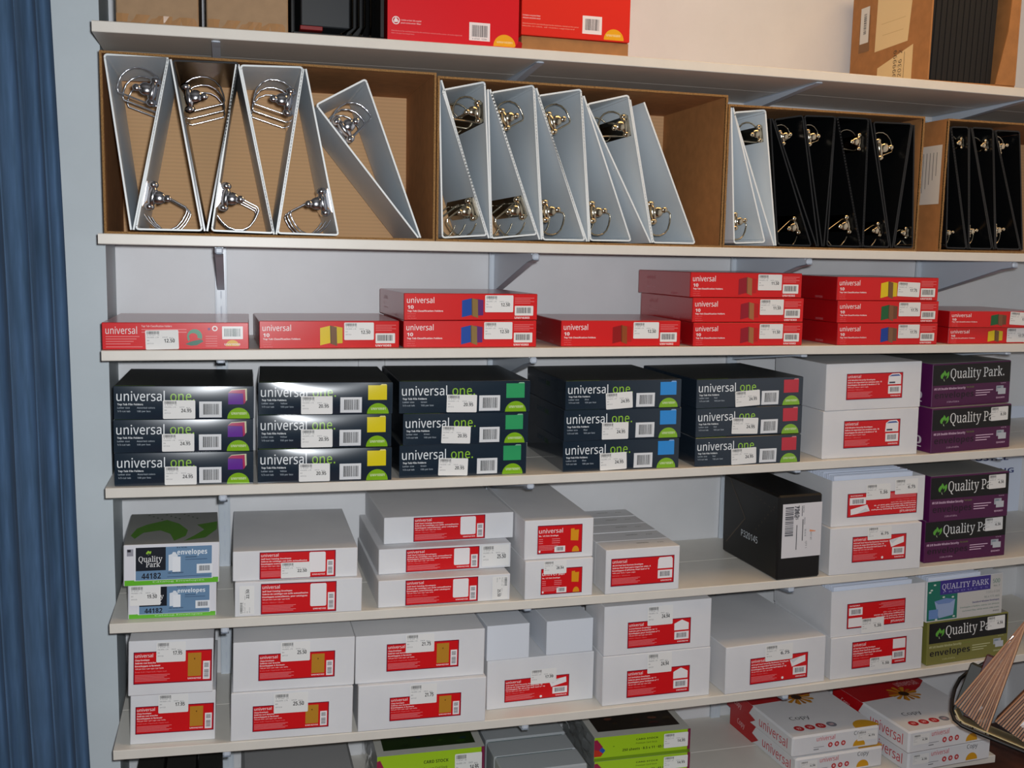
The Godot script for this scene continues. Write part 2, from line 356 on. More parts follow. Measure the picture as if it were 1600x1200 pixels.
func shelves():
	var called := ["top shelf with the big red boxes", "shelf that carries the binder cartons", "shelf of flat red folder boxes", "shelf of navy folder boxes", "shelf with the black carton and catalog envelopes", "shelf of clasp envelope boxes", "lowest shelf with the paper reams"]
	for i in 7:
		var x1 := 2.34 if i == 6 else 2.668
		var o = thing("shelf", "long cream painted board, " + called[i], "shelf", Vector3(0, ysh(i, 1.2), 0), Basis.IDENTITY, "long painted wall shelves")
		for b in [["front_board", -0.1795, 0.0], ["back_board", -0.351, -0.1805]]:
			var g := Geo.new(); var k := 28
			for s in k:
				var xa := lerpf(0.328, x1, float(s) / k); var xb := lerpf(0.328, x1, float(s + 1) / k)
				var ya := ysh(i, xa) - ysh(i, 1.2); var yb := ysh(i, xb) - ysh(i, 1.2); var e := 0.0012
				var prof := [Vector2(b[1], -THICK), Vector2(b[2] - e, -THICK), Vector2(b[2], -THICK + e), Vector2(b[2], -e), Vector2(b[2] - e, 0), Vector2(b[1], 0)]
				for q in prof.size():
					var c0: Vector2 = prof[q]; var c1: Vector2 = prof[(q + 1) % prof.size()]
					g.quad(Vector3(xa, ya + c0.y, c0.x), Vector3(xb, yb + c0.y, c0.x), Vector3(xb, yb + c1.y, c1.x), Vector3(xa, ya + c1.y, c1.x))
				if s == 0: g.face(prof.map(func(c): return Vector3(xa, ya + c.y, c.x)), Vector3(-1, 0, 0))
				if s == k - 1: g.face(prof.map(func(c): return Vector3(xb, yb + c.y, c.x)), Vector3(1, 0, 0))
			part(b[0], g.mesh(), M.shelf, o)
	var stx := [0.535, 1.145, 1.7616, 2.2933]
	var side := ["nearest the curtain", "second from the curtain", "third from the curtain", "nearest the far wall"]
	for k in 4:
		var s = thing("shelf_standard", "slotted steel upright strip on the back wall, " + side[k], "shelf standard", Vector3(stx[k], -1.2, BACK), Basis.IDENTITY, "steel uprights on the back wall")
		var g := Geo.new(); g.box(Vector3(-0.0125, 0, 0.0002), Vector3(0.0125, 1.7, 0.0022)); g.box(Vector3(-0.0125, 0, 0.0002), Vector3(-0.0095, 1.7, 0.0105), 0.0006); g.box(Vector3(0.0095, 0, 0.0002), Vector3(0.0125, 1.7, 0.0105), 0.0006)
		g.box(Vector3(-0.0095, 0, 0.0088), Vector3(0.0095, 1.7, 0.0102))
		part("channel", g.mesh(), M.steel, s)
		var sl := Geo.new()
		for j in 51: sl.box(Vector3(-0.0016, 0.03 + j * 0.0325, 0.0102), Vector3(0.0016, 0.046 + j * 0.0325, 0.0106))
		meta(part("slots", sl.mesh(), M.bracket, s), "", "", "", "stuff")
	var under := ["the top shelf", "the binder shelf", "the red box shelf", "the navy box shelf", "the catalog envelope shelf", "the clasp envelope shelf"]
	var arm := Geo.new()
	var prof := PackedVector2Array([Vector2(-0.341, 0), Vector2(-0.012, 0), Vector2(-0.009, -0.004), Vector2(-0.012, -0.012), Vector2(-0.05, -0.016), Vector2(-0.31, -0.083), Vector2(-0.341, -0.088)])
	arm.prism(prof, Transform3D(Basis(Vector3(0, 0, 1), Vector3(0, 1, 0), Vector3(-1, 0, 0)), Vector3.ZERO), 0.003)
	var fl := Geo.new(); var low := [Vector2(-0.009, -0.012), Vector2(-0.05, -0.0175), Vector2(-0.31, -0.0845), Vector2(-0.341, -0.0895)]
	for k in 3:
		var a: Vector2 = low[k]; var b: Vector2 = low[k + 1]; var w := 0.0075
		fl.quad(Vector3(-w, a.y, a.x), Vector3(w, a.y, a.x), Vector3(w, b.y, b.x), Vector3(-w, b.y, b.x)); fl.quad(Vector3(-w, a.y - 0.002, a.x), Vector3(-w, b.y - 0.002, b.x), Vector3(w, b.y - 0.002, b.x), Vector3(w, a.y - 0.002, a.x))
	fl.box(Vector3(-0.0075, -0.013, -0.02), Vector3(0.0075, -0.0006, -0.0085), 0.003); fl.box(Vector3(-0.0075, -0.0026, -0.341), Vector3(0.0075, -0.0005, -0.02))
	var am := arm.mesh(); var fm := fl.mesh()
	var lower := {"00": 0.3, "01": 0.3, "02": 0.3, "03": 0.3, "20": 0.5, "22": 0.5, "23": 0.5, "31": 0.9, "32": 0.52, "33": 0.48, "41": 0.5, "43": 0.22}   # shallow brackets where a box stands close below
	for i in 6:
		for k in 4:
			var o = thing("shelf_bracket", "grey steel bracket under %s on the upright %s" % [under[i], side[k]], "shelf bracket", Vector3(stx[k], ysh(i, stx[k]) - THICK - 0.0008, 0), Basis.from_scale(Vector3(1, lower.get("%d%d" % [i, k], 1.0), 1)), "steel brackets under the shelves")
			part("arm", am, M.bracket, o); part("flange", fm, M.bracket, o)

# ---------------------------------------------------------------- cartons with ring binders
func open_carton(called, label, x0, x1, y0, y1, depth, group):
	var o = thing(called, label, "carton", Vector3((x0 + x1) / 2, y0, 0), Basis.IDENTITY, group)
	var w: float = x1 - x0; var h: float = y1 - y0; var t := 0.0042; var zf := -0.004; var zb: float = zf - depth
	var add := func(nm, lo, hi, m): var g := Geo.new(); g.box(lo, hi, 0.0008); return part(nm, g.mesh(), m, o)
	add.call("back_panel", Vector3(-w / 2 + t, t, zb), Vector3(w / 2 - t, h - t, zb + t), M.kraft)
	add.call("side_panel", Vector3(-w / 2, 0, zb), Vector3(-w / 2 + t, h, zf - 0.003), M.kraft_dark)  # walls darker than the back panel: shade at grazing light put into the colour
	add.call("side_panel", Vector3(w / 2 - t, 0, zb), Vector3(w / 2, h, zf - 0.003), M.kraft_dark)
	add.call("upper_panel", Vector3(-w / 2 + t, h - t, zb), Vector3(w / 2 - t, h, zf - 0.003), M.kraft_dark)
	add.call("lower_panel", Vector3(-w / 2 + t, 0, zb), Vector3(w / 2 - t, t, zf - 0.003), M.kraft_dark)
	var g := Geo.new(); var rg := RandomNumberGenerator.new(); rg.seed = int(x0 * 1000)
	var rim := func(a: Vector3, b: Vector3):
		var n := int(a.distance_to(b) / 0.006)
		for k in n:
			var p := a.lerp(b, float(k) / n); var q := a.lerp(b, float(k + 1) / n); var e := rg.randf_range(0.0, 0.0012)
			var lo := p.min(q) - Vector3(t / 2, t / 2, 0.0035) * Vector3(1, 1, 1); var hi := p.max(q) + Vector3(t / 2, t / 2, e)
			g.box(lo, hi)
	rim.call(Vector3(-w / 2 + t / 2, t / 2, zf), Vector3(-w / 2 + t / 2, h - t / 2, zf)); rim.call(Vector3(w / 2 - t / 2, t / 2, zf), Vector3(w / 2 - t / 2, h - t / 2, zf))
	rim.call(Vector3(-w / 2 + t, h - t / 2, zf), Vector3(w / 2 - t, h - t / 2, zf)); rim.call(Vector3(-w / 2 + t, t / 2, zf), Vector3(w / 2 - t, t / 2, zf))
	part("cut_edge", g.mesh(), M.kraft_edge, o)
	return o

func ribbon(path: Array, t: float, z0: float, z1: float, rim := Color.WHITE) -> ArrayMesh:      # a bent board: 2D centre line, thickness t, running from z0 back to z1
	var g := Geo.new(); var m := path.size(); var L := []; var Rr := []
	for k in m:
		var d: Vector2 = (path[mini(k + 1, m - 1)] - path[maxi(k - 1, 0)]).normalized(); var o := Vector2(-d.y, d.x) * t / 2
		L.append(path[k] + o); Rr.append(path[k] - o)
	var q := func(p, z): return Vector3(p.x, p.y, z)
	for k in m - 1:
		for s in [[L, 1], [Rr, -1]]:
			var a: Vector2 = s[0][k]; var b: Vector2 = s[0][k + 1]; var o: Vector2 = Vector2(-(b - a).y, (b - a).x) * s[1]
			g.face([q.call(a, z0), q.call(b, z0), q.call(b, z1), q.call(a, z1)], Vector3(o.x, o.y, 0))
		for z in [z0, z1]:
			g.col = rim if z == z0 else Color.WHITE
			g.face([q.call(L[k], z), q.call(L[k + 1], z), q.call(Rr[k + 1], z), q.call(Rr[k], z)], Vector3(0, 0, z - (z0 + z1) / 2))
		g.col = Color.WHITE
	for e in [0, m - 1]:
		var out: Vector2 = path[e] - path[1 if e == 0 else m - 2]
		g.face([q.call(L[e], z0), q.call(Rr[e], z0), q.call(Rr[e], z1), q.call(L[e], z1)], Vector3(out.x, out.y, 0))
	return g.mesh()

func binder(label, A: Vector2, B: Vector2, Ca: Vector2, Cb: Vector2, hold: String, black: bool, group, metal, mixed := false):
	var base := Vector2((A.x + B.x + Ca.x) / 3, minf(minf(A.y, B.y), Ca.y))
	var o = thing("ring_binder", label, "ring binder", Vector3(base.x, base.y, 0), Basis.IDENTITY, group)
	A -= base; B -= base; Ca -= base; Cb -= base
	var z0 := -0.007; var z1 := -0.292; var t := 0.0032
	var mid := (A + B + Ca + Cb) / 4
	var skin = M.black_vinyl if black else M.vinyl
	var rim := Color(5, 5, 5.2) if black else Color(1.04, 0.98, 0.93)  # black boards: worn front edge, with its highlight put into the colour
	var sp := (B - A).normalized()
	var bend := func(P: Vector2, to: Vector2, from: Vector2):               # a rounded hinge corner
		var a := (from - P).normalized() * 0.006; var b := (to - P).normalized() * 0.006
		var r := []
		for k in 6: r.append((P + a).lerp(P, k / 5.0).lerp(P.lerp(P + b, k / 5.0), k / 5.0))
		return r
	var pa: Array = bend.call(A, B, Ca); var pb: Array = bend.call(B, Cb, A)
	part("spine", ribbon(pa + pb, t, z0, z1, rim), skin, o)
	part("front_cover", ribbon([Ca, pa[0] + (Ca - A).normalized() * 0.0006], t, z0, z1, rim), skin, o)
	part("back_cover", ribbon([pb[-1] + (Cb - B).normalized() * 0.0006, Cb], t, z0, z1, rim), skin, o)
	# ring mechanism on one cover, next to the spine
	var O := A if hold == "A" else B; var far := Ca if hold == "A" else Cb
	var ds := (far - O).normalized(); var dn := Vector2(-ds.y, ds.x)
	if dn.dot(mid - O) < 0: dn = -dn
	var k := clampf(A.distance_to(B) / 0.102, 0.5, 1.0)
	var at := func(s, h, z): var p: Vector2 = O + ds * s * k + dn * (h * k + t / 2); return Vector3(p.x, p.y, z)
	var high := 0.97 if A.distance_to(B) > 0.1 else 0.86
	var mech := Geo.new()
	var lo := 0.043; var hi := 0.09
	for seg in [[lo, 0.0, lo + 0.012, 0.006], [lo + 0.012, 0.006, hi - 0.012, 0.006], [hi - 0.012, 0.006, hi, 0.0]]:
		var a0: Vector3 = at.call(seg[0], seg[1], -0.022); var b0: Vector3 = at.call(seg[2], seg[3], -0.022); var dz := Vector3(0, 0, -0.25)
		var up := Vector3(dn.x, dn.y, 0)
		mech.face([a0, b0, b0 + dz, a0 + dz], up); mech.face([a0, b0, at.call(seg[2], 0, -0.022), at.call(seg[0], 0, -0.022)], Vector3(0, 0, 1))
	var mm = part("ring_mechanism", mech.mesh(), M.gunmetal if black or metal == M.brass else M.chrome, o)
	for z in [-0.045, -0.145, -0.245]:
		var path := []
		var ctl := [Vector2(0.043, 0.004), Vector2(0.034, 0.014), Vector2(0.028, 0.027), Vector2(0.0265, 0.041), Vector2(0.029, 0.055), Vector2(0.037, 0.067), Vector2(0.049, 0.075), Vector2(0.062, 0.0775), Vector2(0.073, 0.0775), Vector2(0.0785, 0.074), Vector2(0.0865, 0.009), Vector2(0.085, 0.004)]
		if A.y < Ca.y: ctl = [Vector2(0.03, 0.004), Vector2(0.02, 0.014), Vector2(0.012, 0.027), Vector2(0.0095, 0.041), Vector2(0.012, 0.055), Vector2(0.02, 0.066), Vector2(0.033, 0.0735), Vector2(0.046, 0.0775), Vector2(0.053, 0.0785), Vector2(0.059, 0.075), Vector2(0.079, 0.009), Vector2(0.078, 0.004)]
		for j in ctl.size(): path.append(at.call(ctl[j].x, ctl[j].y * high, z))
		var rg := Geo.new(); rg.tube(path, 0.0017, 7)
		part("ring", rg.mesh(), metal, mm)
	var lv := Geo.new(); var bs := Basis(Vector3(ds.x, ds.y, 0), Vector3(dn.x, dn.y, 0), Vector3(ds.x, ds.y, 0).cross(Vector3(dn.x, dn.y, 0)))
	k *= 1.2
	at = func(s, h, z): var p: Vector2 = O + ds * s * k / 1.2 + dn * (h * k + t / 2); return Vector3(p.x, p.y, z)
	lv.ball(at.call(0.064, 0.012, -0.02), Vector3(0.017, 0.007, 0.006) * k, bs); lv.ball(at.call(0.064, 0.021, -0.017), Vector3(0.010, 0.011, 0.004) * k, bs); lv.ball(at.call(0.066, 0.034, -0.014), Vector3(0.0055, 0.006, 0.003) * k, bs)
	lv.ball(at.call(0.045, 0.01, -0.02), Vector3(0.006, 0.008, 0.005) * k, bs); lv.ball(at.call(0.085, 0.01, -0.02), Vector3(0.006, 0.008, 0.005) * k, bs)
	part("lever", lv.mesh(), metal, mm)

func cartons_and_binders():
	var yb := ysh(1, 0.6)
	open_carton("binder_carton", "open brown carton nearest the curtain, holding seven spread binders", 0.3385, 0.9375, ysh(1, 0.64), 0.479, 0.32, "brown cartons full of binders")
	open_carton("binder_carton", "open brown carton with nine leaning white binders and an empty end", 0.94, 1.5475, ysh(1, 1.24), 0.4735, 0.32, "brown cartons full of binders")
	open_carton("binder_carton", "open brown carton with two white and eight black binders", 1.5495, 2.021, ysh(1, 1.79), 0.456, 0.32, "brown cartons full of binders")
	open_carton("binder_carton", "open brown carton of black binders at the far end, white slip on its side", 2.08, 2.645, ysh(1, 2.4), 0.455, 0.32, "brown cartons full of binders")
	var slip := pen(0.1, 0.18); slip.R(0, 0, 1, 1, C(215, 210, 200), 0)
	for k in 5: slip.R(0.12 + 0.16 * k, 0.12, 0.15 + 0.16 * k, 0.8 - 0.07 * k, C(120, 120, 118), 1)
	var c3 = get_node("binder_carton_003")
	meta(part("address_slip", slip.mesh(), M.print_matt, c3, Vector3(-0.2829, 0.105, -0.088), Basis(Vector3(0, 0, 0.72), Vector3(0, 0.72, 0), Vector3(-1, 0, 0))), "white paper slip")
	var W := "white binders in the cartons"; var K := "black binders in the cartons"
	var rows := [   # spine end A, spine end B, free edges, cover with the rings, black, label
		[.3464, .473, .4531, .4765, .3854, .1689, "B", 0, "white binder leaning on the carton's curtain side, spine up"],
		[.3919, .169, .5058, .1696, .4551, .472, "A", 0, "white binder spine down, left of the only black binder in its carton"],
		[.4605, .4701, .5731, .4735, .5125, .1698, "A", 2, "binder with black spine and inside, wedged among white binders"],
		[.5227, .17, .6326, .1681, .5719, .4709, "A", 0, "white binder spine down, right of the only black binder in its carton"],
		[.5775, .4695, .6881, .4733, .6361, .167, "B", 0, "white binder spine up between two spine-down white binders"],
		[.6408, .1683, .7527, .1674, .6916, .4708, "B", 0, "white binder spine down beside the strongly tilted binder"],
		[.7123, .4075, .8035, .4594, .9079, .1672, "A", 0, "white binder lying strongly tilted alone in the carton's empty half"],
		[.9533, .1673, 1.0417, .1740, .9456, .4667, "B", 0, "first white binder in the nine-binder carton, spine down at its left wall"],
		[.95, .4484, 1.0328, .4685, 1.0483, .1695, "B", 0, "second white binder in the nine-binder carton, spine up"],
		[1.0523, .1683, 1.1442, .1783, 1.0415, .4551, "B", 0, "third white binder in the nine-binder carton, spine down"],
		[1.0459, .4493, 1.1308, .468, 1.1524, .1694, "A", 0, "fourth white binder in the nine-binder carton, spine up"],
		[1.1578, .1682, 1.2457, .169, 1.1348, .4632, "A", 0, "fifth white binder in the nine-binder carton, spine down"],
		[1.1404, .4488, 1.2287, .4664, 1.2526, .1678, "A", 0, "sixth white binder in the nine-binder carton, spine up"],
		[1.2581, .1693, 1.3454, .1699, 1.2331, .4543, "A", 0, "seventh white binder in the nine-binder carton, spine down"],
		[1.2429, .4387, 1.3293, .4612, 1.3907, .1683, "B", 0, "eighth white binder in the nine-binder carton, spine up"],
		[1.395, .1678, 1.4883, .1679, 1.3357, .4552, "A", 0, "last white binder of nine, covers spread, next to the empty carton end"],
		[1.578, .1705, 1.6496, .1741, 1.5595, .4499, "A", 0, "white binder spine down at the left wall of the mixed carton"],
		[1.564, .4401, 1.6355, .4490, 1.6738, .1686, "B", 0, "white binder spine up, right against the black binders"],
		[1.6804, .1695, 1.7603, .169, 1.6506, .4327, "B", 1, "first black binder after the white ones, spine down"],
		[1.6576, .4307, 1.7231, .4425, 1.7758, .1693, "A", 1, "second black binder after the white ones, spine up"],
		[1.7277, .4423, 1.8007, .4442, 1.7894, .1697, "A", 1, "third black binder after the white ones, spine up"],
		[1.7993, .1698, 1.8816, .1696, 1.8037, .4442, "B", 1, "fourth black binder after the white ones, spine down"],
		[1.8063, .4439, 1.8815, .4441, 1.8847, .1702, "B", 1, "fifth black binder after the white ones, spine up"],
		[1.8883, .1703, 1.9536, .1703, 1.8846, .4442, "B", 1, "sixth black binder after the white ones, spine down"],
		[1.8955, .438, 1.9894, .4392, 1.9601, .1705, "A", 1, "widest black binder, spine up, second from the carton's right wall"],
		[1.9662, .171, 2.0135, .1706, 1.995, .4373, "B", 1, "black binder spine down against the right wall of the mixed carton"],
		[2.101, .1719, 2.1535, .1716, 2.0881, .4378, "A", 1, "first black binder in the far carton, spine down"],
		[2.0914, .438, 2.1361, .4393, 2.1586, .1717, "B", 1, "second black binder in the far carton, spine up"],
		[2.162, .1717, 2.2219, .172, 2.1413, .4392, "A", 1, "third black binder in the far carton, spine down"],
		[2.1463, .4394, 2.2003, .4394, 2.2288, .1721, "B", 1, "fourth black binder in the far carton, spine up"],
		[2.234, .1722, 2.2985, .1725, 2.2041, .4364, "A", 1, "fifth black binder in the far carton, spine down"],
		[2.2078, .4365, 2.2726, .437, 2.3037, .1726, "A", 1, "last black binder of the far carton, spine up, at the picture's edge"]]
	for k in rows.size():
		var q: Array = rows[k]; var A := Vector2(q[0], q[1]); var B := Vector2(q[2], q[3]); var c := Vector2(q[4], q[5]); var e := Vector2(0.0021, 0)
		if A.y < 0.3: A.y += 0.0022; B.y += 0.0022                       # half the board's thickness above the carton floor
		else: c.y += 0.001
		var ca := c - e; var cb := c + e
		if k == 15: ca = Vector2(1.3337, 0.4525); cb = Vector2(1.3637, 0.4495)
		binder(q[8], A, B, ca, cb, q[6], q[7] > 0, K if q[7] > 0 else W, M.chrome if k < 7 else M.brass)

# ---------------------------------------------------------------- boxes
func box_on(called, label, category, group, s: int, below: float, x, z, yaw_deg, w, h, d, m, bulge := 0.0, open := false, bev := 0.0012):
	var tilt := atan(slope(s, x + w / 2)); var basis := Basis(Vector3.UP, deg_to_rad(yaw_deg)) * Basis(Vector3.BACK, tilt)
	var at := Vector3(x, ysh(s, x) + below + 0.0003, z) + basis * Vector3(w / 2, 0, -d / 2)
	var o = thing(called, label, category, at, basis, group)
	o.set_meta("size", Vector3(w, h, d))
	if open:
		var g := Geo.new(); var t := 0.002
		g.box(Vector3(-w / 2, 0, -d / 2), Vector3(w / 2, t, d / 2), 0.0005)
		g.box(Vector3(-w / 2, t, d / 2 - t), Vector3(w / 2, h, d / 2), 0.0005); g.box(Vector3(-w / 2, t, -d / 2), Vector3(w / 2, h, -d / 2 + t), 0.0005)
		g.box(Vector3(-w / 2, t, -d / 2 + t), Vector3(-w / 2 + t, h, d / 2 - t), 0.0005); g.box(Vector3(w / 2 - t, t, -d / 2 + t), Vector3(w / 2, h, d / 2 - t), 0.0005)
		part("body", g.mesh(), m, o)
	else:
		part("body", rbox(w, h, d, bev), m, o)
	return o
func face_print(o, called, mesh, nominal: Vector2, side := "F", m = null):
	var s: Vector3 = o.get_meta("size")
	var t: Transform3D
	match side:
		"F": t = Transform3D(Basis(Vector3(s.x / nominal.x, 0, 0), Vector3(0, s.y / nominal.y, 0), Vector3(0, 0, 1)), Vector3(-s.x / 2, 0, s.z / 2))
		"L": t = Transform3D(Basis(Vector3(0, 0, s.z / nominal.x), Vector3(0, s.y / nominal.y, 0), Vector3(-1, 0, 0)), Vector3(-s.x / 2, 0, -s.z / 2))
		"T": t = Transform3D(Basis(Vector3(s.x / nominal.x, 0, 0), Vector3(0, 0, -s.z / nominal.y), Vector3(0, 1, 0)), Vector3(-s.x / 2, s.y, s.z / 2))
	return part(called, mesh, m if m else M.print, o, t.origin, t.basis)
func panel_on(o, called, mesh, nominal: Vector2, x0, y0, x1, y1, turn := 0.0, lift := 0.0004, m = null):  # print on its own patch of the front face, fractions from the top left
	var s: Vector3 = o.get_meta("size"); var w: float = (x1 - x0) * s.x; var h: float = (y1 - y0) * s.y
	var b := Basis(Vector3.BACK, deg_to_rad(turn))
	if absf(absf(turn) - 90.0) < 30.0: var e := w; w = h; h = e
	b = b * Basis.from_scale(Vector3(w / nominal.x, h / nominal.y, 1))
	var mid := Vector3(-s.x / 2 + (x0 + x1) / 2 * s.x, s.y * (1.0 - (y0 + y1) / 2), s.z / 2 + lift)
	return part(called, mesh, m if m else M.print, o, mid - b * Vector3(nominal.x / 2, nominal.y / 2, 0), b)

func sticker_mesh(price: String) -> ArrayMesh:
	var key := "sticker" + price
	if not prints.has(key):
		var p := pen(0.058, 0.034); var ink := C(40, 40, 42); var pale := C(96, 96, 98)
		p.RR(0, 0, 1, 1, 0.002, C(232, 231, 228), 0)
		p.bars(0.05, 0.05, 0.42, 0.2, ink, 1, true, 5)
		p.T("0 87547 10", 0.06, 0.42, 0.22, 0.28, pale, 3, 1, 8.0)
		p.T("FOLDERS LTR", 0.05, 0.4, 0.34, 0.4, pale, 3, 1, 8.0); p.T("EACH", 0.52, 0.66, 0.34, 0.4, pale, 3, 1, 8.0); p.T("REG", 0.72, 0.84, 0.38, 0.44, pale, 3, 1, 8.0)
		p.T(price, 0.56, 0.88, 0.46, 0.65, ink, 1, 1, 4.0)
		p.T("BX", 0.05, 0.12, 0.5, 0.56, pale, 3, 1, 8.0); p.T("OFFICE", 0.05, 0.24, 0.66, 0.72, pale, 3, 1, 8.0)
		prints[key] = p.mesh()
	return prints[key]
func sticker(o, price, x0, y0, x1, y1, turn := 0.0, lift := 0.0008):
	panel_on(o, "price_sticker", sticker_mesh(price), Vector2(0.058, 0.034), x0, y0, x1, y1, turn, lift, M.print_matt)

func folder_icon(p: Pen, x0, y0, x1, y1, a: Color, b: Color, e: Color):     # an open classification folder
	var w = x1 - x0; var h = y1 - y0
	p.P([[x0, y0 + 0.12 * h], [x0 + 0.48 * w, y0], [x0 + 0.48 * w, y0 + 0.84 * h], [x0, y0 + 0.96 * h]], a, 3)
	p.P([[x0 + 0.62 * w, y0 + 0.03 * h], [x1, y0 + 0.1 * h], [x1, y0 + 0.86 * h], [x0 + 0.62 * w, y0 + 0.88 * h]], e, 3)
	p.P([[x0 + 0.44 * w, y0], [x0 + 0.74 * w, y0 + 0.08 * h], [x0 + 0.76 * w, y1], [x0 + 0.46 * w, y0 + 0.88 * h]], b, 4)
	p.P([[x0 + 0.44 * w, y0], [x0 + 0.48 * w, y0], [x0 + 0.5 * w, y0 + 0.88 * h], [x0 + 0.46 * w, y0 + 0.88 * h]], b.darkened(0.5), 5)

func red_print(kind: String) -> ArrayMesh:
	if prints.has("red" + kind): return prints["red" + kind]
	var p := pen(0.265, 0.052); var wh := C(245, 240, 238); var pk := C(232, 120, 120)
	p.R(0.004, 0.02, 0.996, 0.98, C(214, 22, 28), 0)
	p.T("universal", 0.022, 0.22, 0.15, 0.36, wh, 0, 2, 2.0)
	p.T("10", 0.026, 0.07, 0.45, 0.575, wh, 1)
	p.T("Top Tab Classification Folders", 0.026, 0.285, 0.625, 0.685, wh, 1, 2, 6.0)
	p.T("Pressboard", 0.026, 0.085, 0.735, 0.775, pk, 0, 2, 8.0); p.T("Letter size", 0.026, 0.082, 0.82, 0.86, pk, 0, 2, 8.0); p.T("Two dividers", 0.026, 0.092, 0.905, 0.945, pk, 0, 2, 8.0)
	var tone: Array = {"blue": [C(28, 72, 160), C(140, 112, 60), C(92, 40, 110)], "yellow": [C(226, 196, 20), C(120, 82, 48), C(214, 186, 24)], "glossy": [C(226, 196, 20), C(120, 82, 48), C(214, 186, 24)], "darkred": [C(150, 14, 18), C(150, 74, 30), C(186, 30, 26)], "brown": [C(150, 16, 34), C(166, 106, 62), C(188, 26, 26)], "green": [C(30, 96, 50), C(128, 84, 54), C(110, 70, 46)], "blue2": [C(24, 62, 150), C(132, 92, 66), C(112, 76, 56)]}[kind]
	folder_icon(p, 0.425, 0.17, 0.585, 0.92, tone[0], tone[1], tone[2])
	for k in 4: p.R(0.825, 0.15 + 0.065 * k, 0.975 - 0.03 * (k % 2), 0.175 + 0.065 * k, pk, 2)
	p.RR(0.825, 0.46, 0.968, 0.83, 0.0012, C(236, 234, 230), 2); p.bars(0.84, 0.52, 0.952, 0.74, C(50, 50, 52), 3, true, 11)
	p.T("UNV10303", 0.825, 0.94, 0.875, 0.95, wh, 1, 2, 6.0)
	prints["red" + kind] = p.mesh()
	return prints["red" + kind]
func swirl_print() -> ArrayMesh:
	var p := pen(0.265, 0.052); var wh := C(240, 232, 230); var pk := C(236, 130, 130)
	p.R(0.004, 0.02, 0.996, 0.98, C(220, 26, 32), 0)
	p.T("universal", 0.025, 0.235, 0.16, 0.42, wh, 0, 2, 2.0)
	p.T("Top Tab Classification Folders", 0.265, 0.47, 0.1, 0.17, wh, 0, 2, 6.0)
	for k in 2: p.R(0.265, 0.24 + 0.1 * k, 0.57, 0.275 + 0.1 * k, pk, 2)
	for k in 4: p.R(0.025, 0.5 + 0.09 * k, 0.25 - 0.02 * k, 0.53 + 0.09 * k, pk, 2)
	p.R(0.025, 0.88, 0.27, 0.91, pk, 2)
	var up := []; var lo := []
	for k in 13: var a := deg_to_rad(-20 + 20 * k); up.append([0.625 + 0.058 * cos(a) * 0.9, 0.52 - 0.28 * sin(a)]); lo.append([0.615 + 0.03 * cos(a), 0.52 - 0.13 * sin(a)])
	lo.reverse(); p.P(up + lo, C(84, 150, 122), 3)
	p.P([[0.56, 0.8], [0.6, 0.7], [0.67, 0.62], [0.685, 0.7], [0.64, 0.84], [0.6, 0.86]], C(60, 116, 98), 3)
	p.E(0.765, 0.22, 0.1, C(240, 236, 232), 3); p.E(0.765, 0.22, 0.06, C(214, 40, 44), 4); p.E(0.725, 0.24, 0.05, C(120, 40, 120), 3)
	for k in 5: p.R(0.7, 0.5 + 0.09 * k, 0.78, 0.525 + 0.09 * k, pk, 2)
	p.RR(0.815, 0.14, 0.96, 0.62, 0.001, C(240, 238, 236), 2); p.bars(0.83, 0.22, 0.945, 0.52, C(56, 90, 84), 3, true, 6)
	p.E(0.886, 0.88, 0.24, C(228, 176, 44), 2, 0, PI, 0.95); p.T("UNV10300", 0.83, 0.94, 0.78, 0.85, wh, 1, 3, 6.0)
	return p.mesh()
func red_side_print() -> ArrayMesh:
	if not prints.has("redside"):
		var p := pen(0.25, 0.052); var c := C(196, 110, 116)
		p.T("universal", 0.18, 0.34, 0.2, 0.36, c, 0, 1, 6.0); p.T("10", 0.18, 0.21, 0.48, 0.58, c, 0, 1, 6.0); p.R(0.18, 0.68, 0.36, 0.71, c, 1); p.T("UNV10303", 0.66, 0.78, 0.84, 0.93, c, 1, 1, 6.0)
		prints["redside"] = p.mesh()
	return prints["redside"]

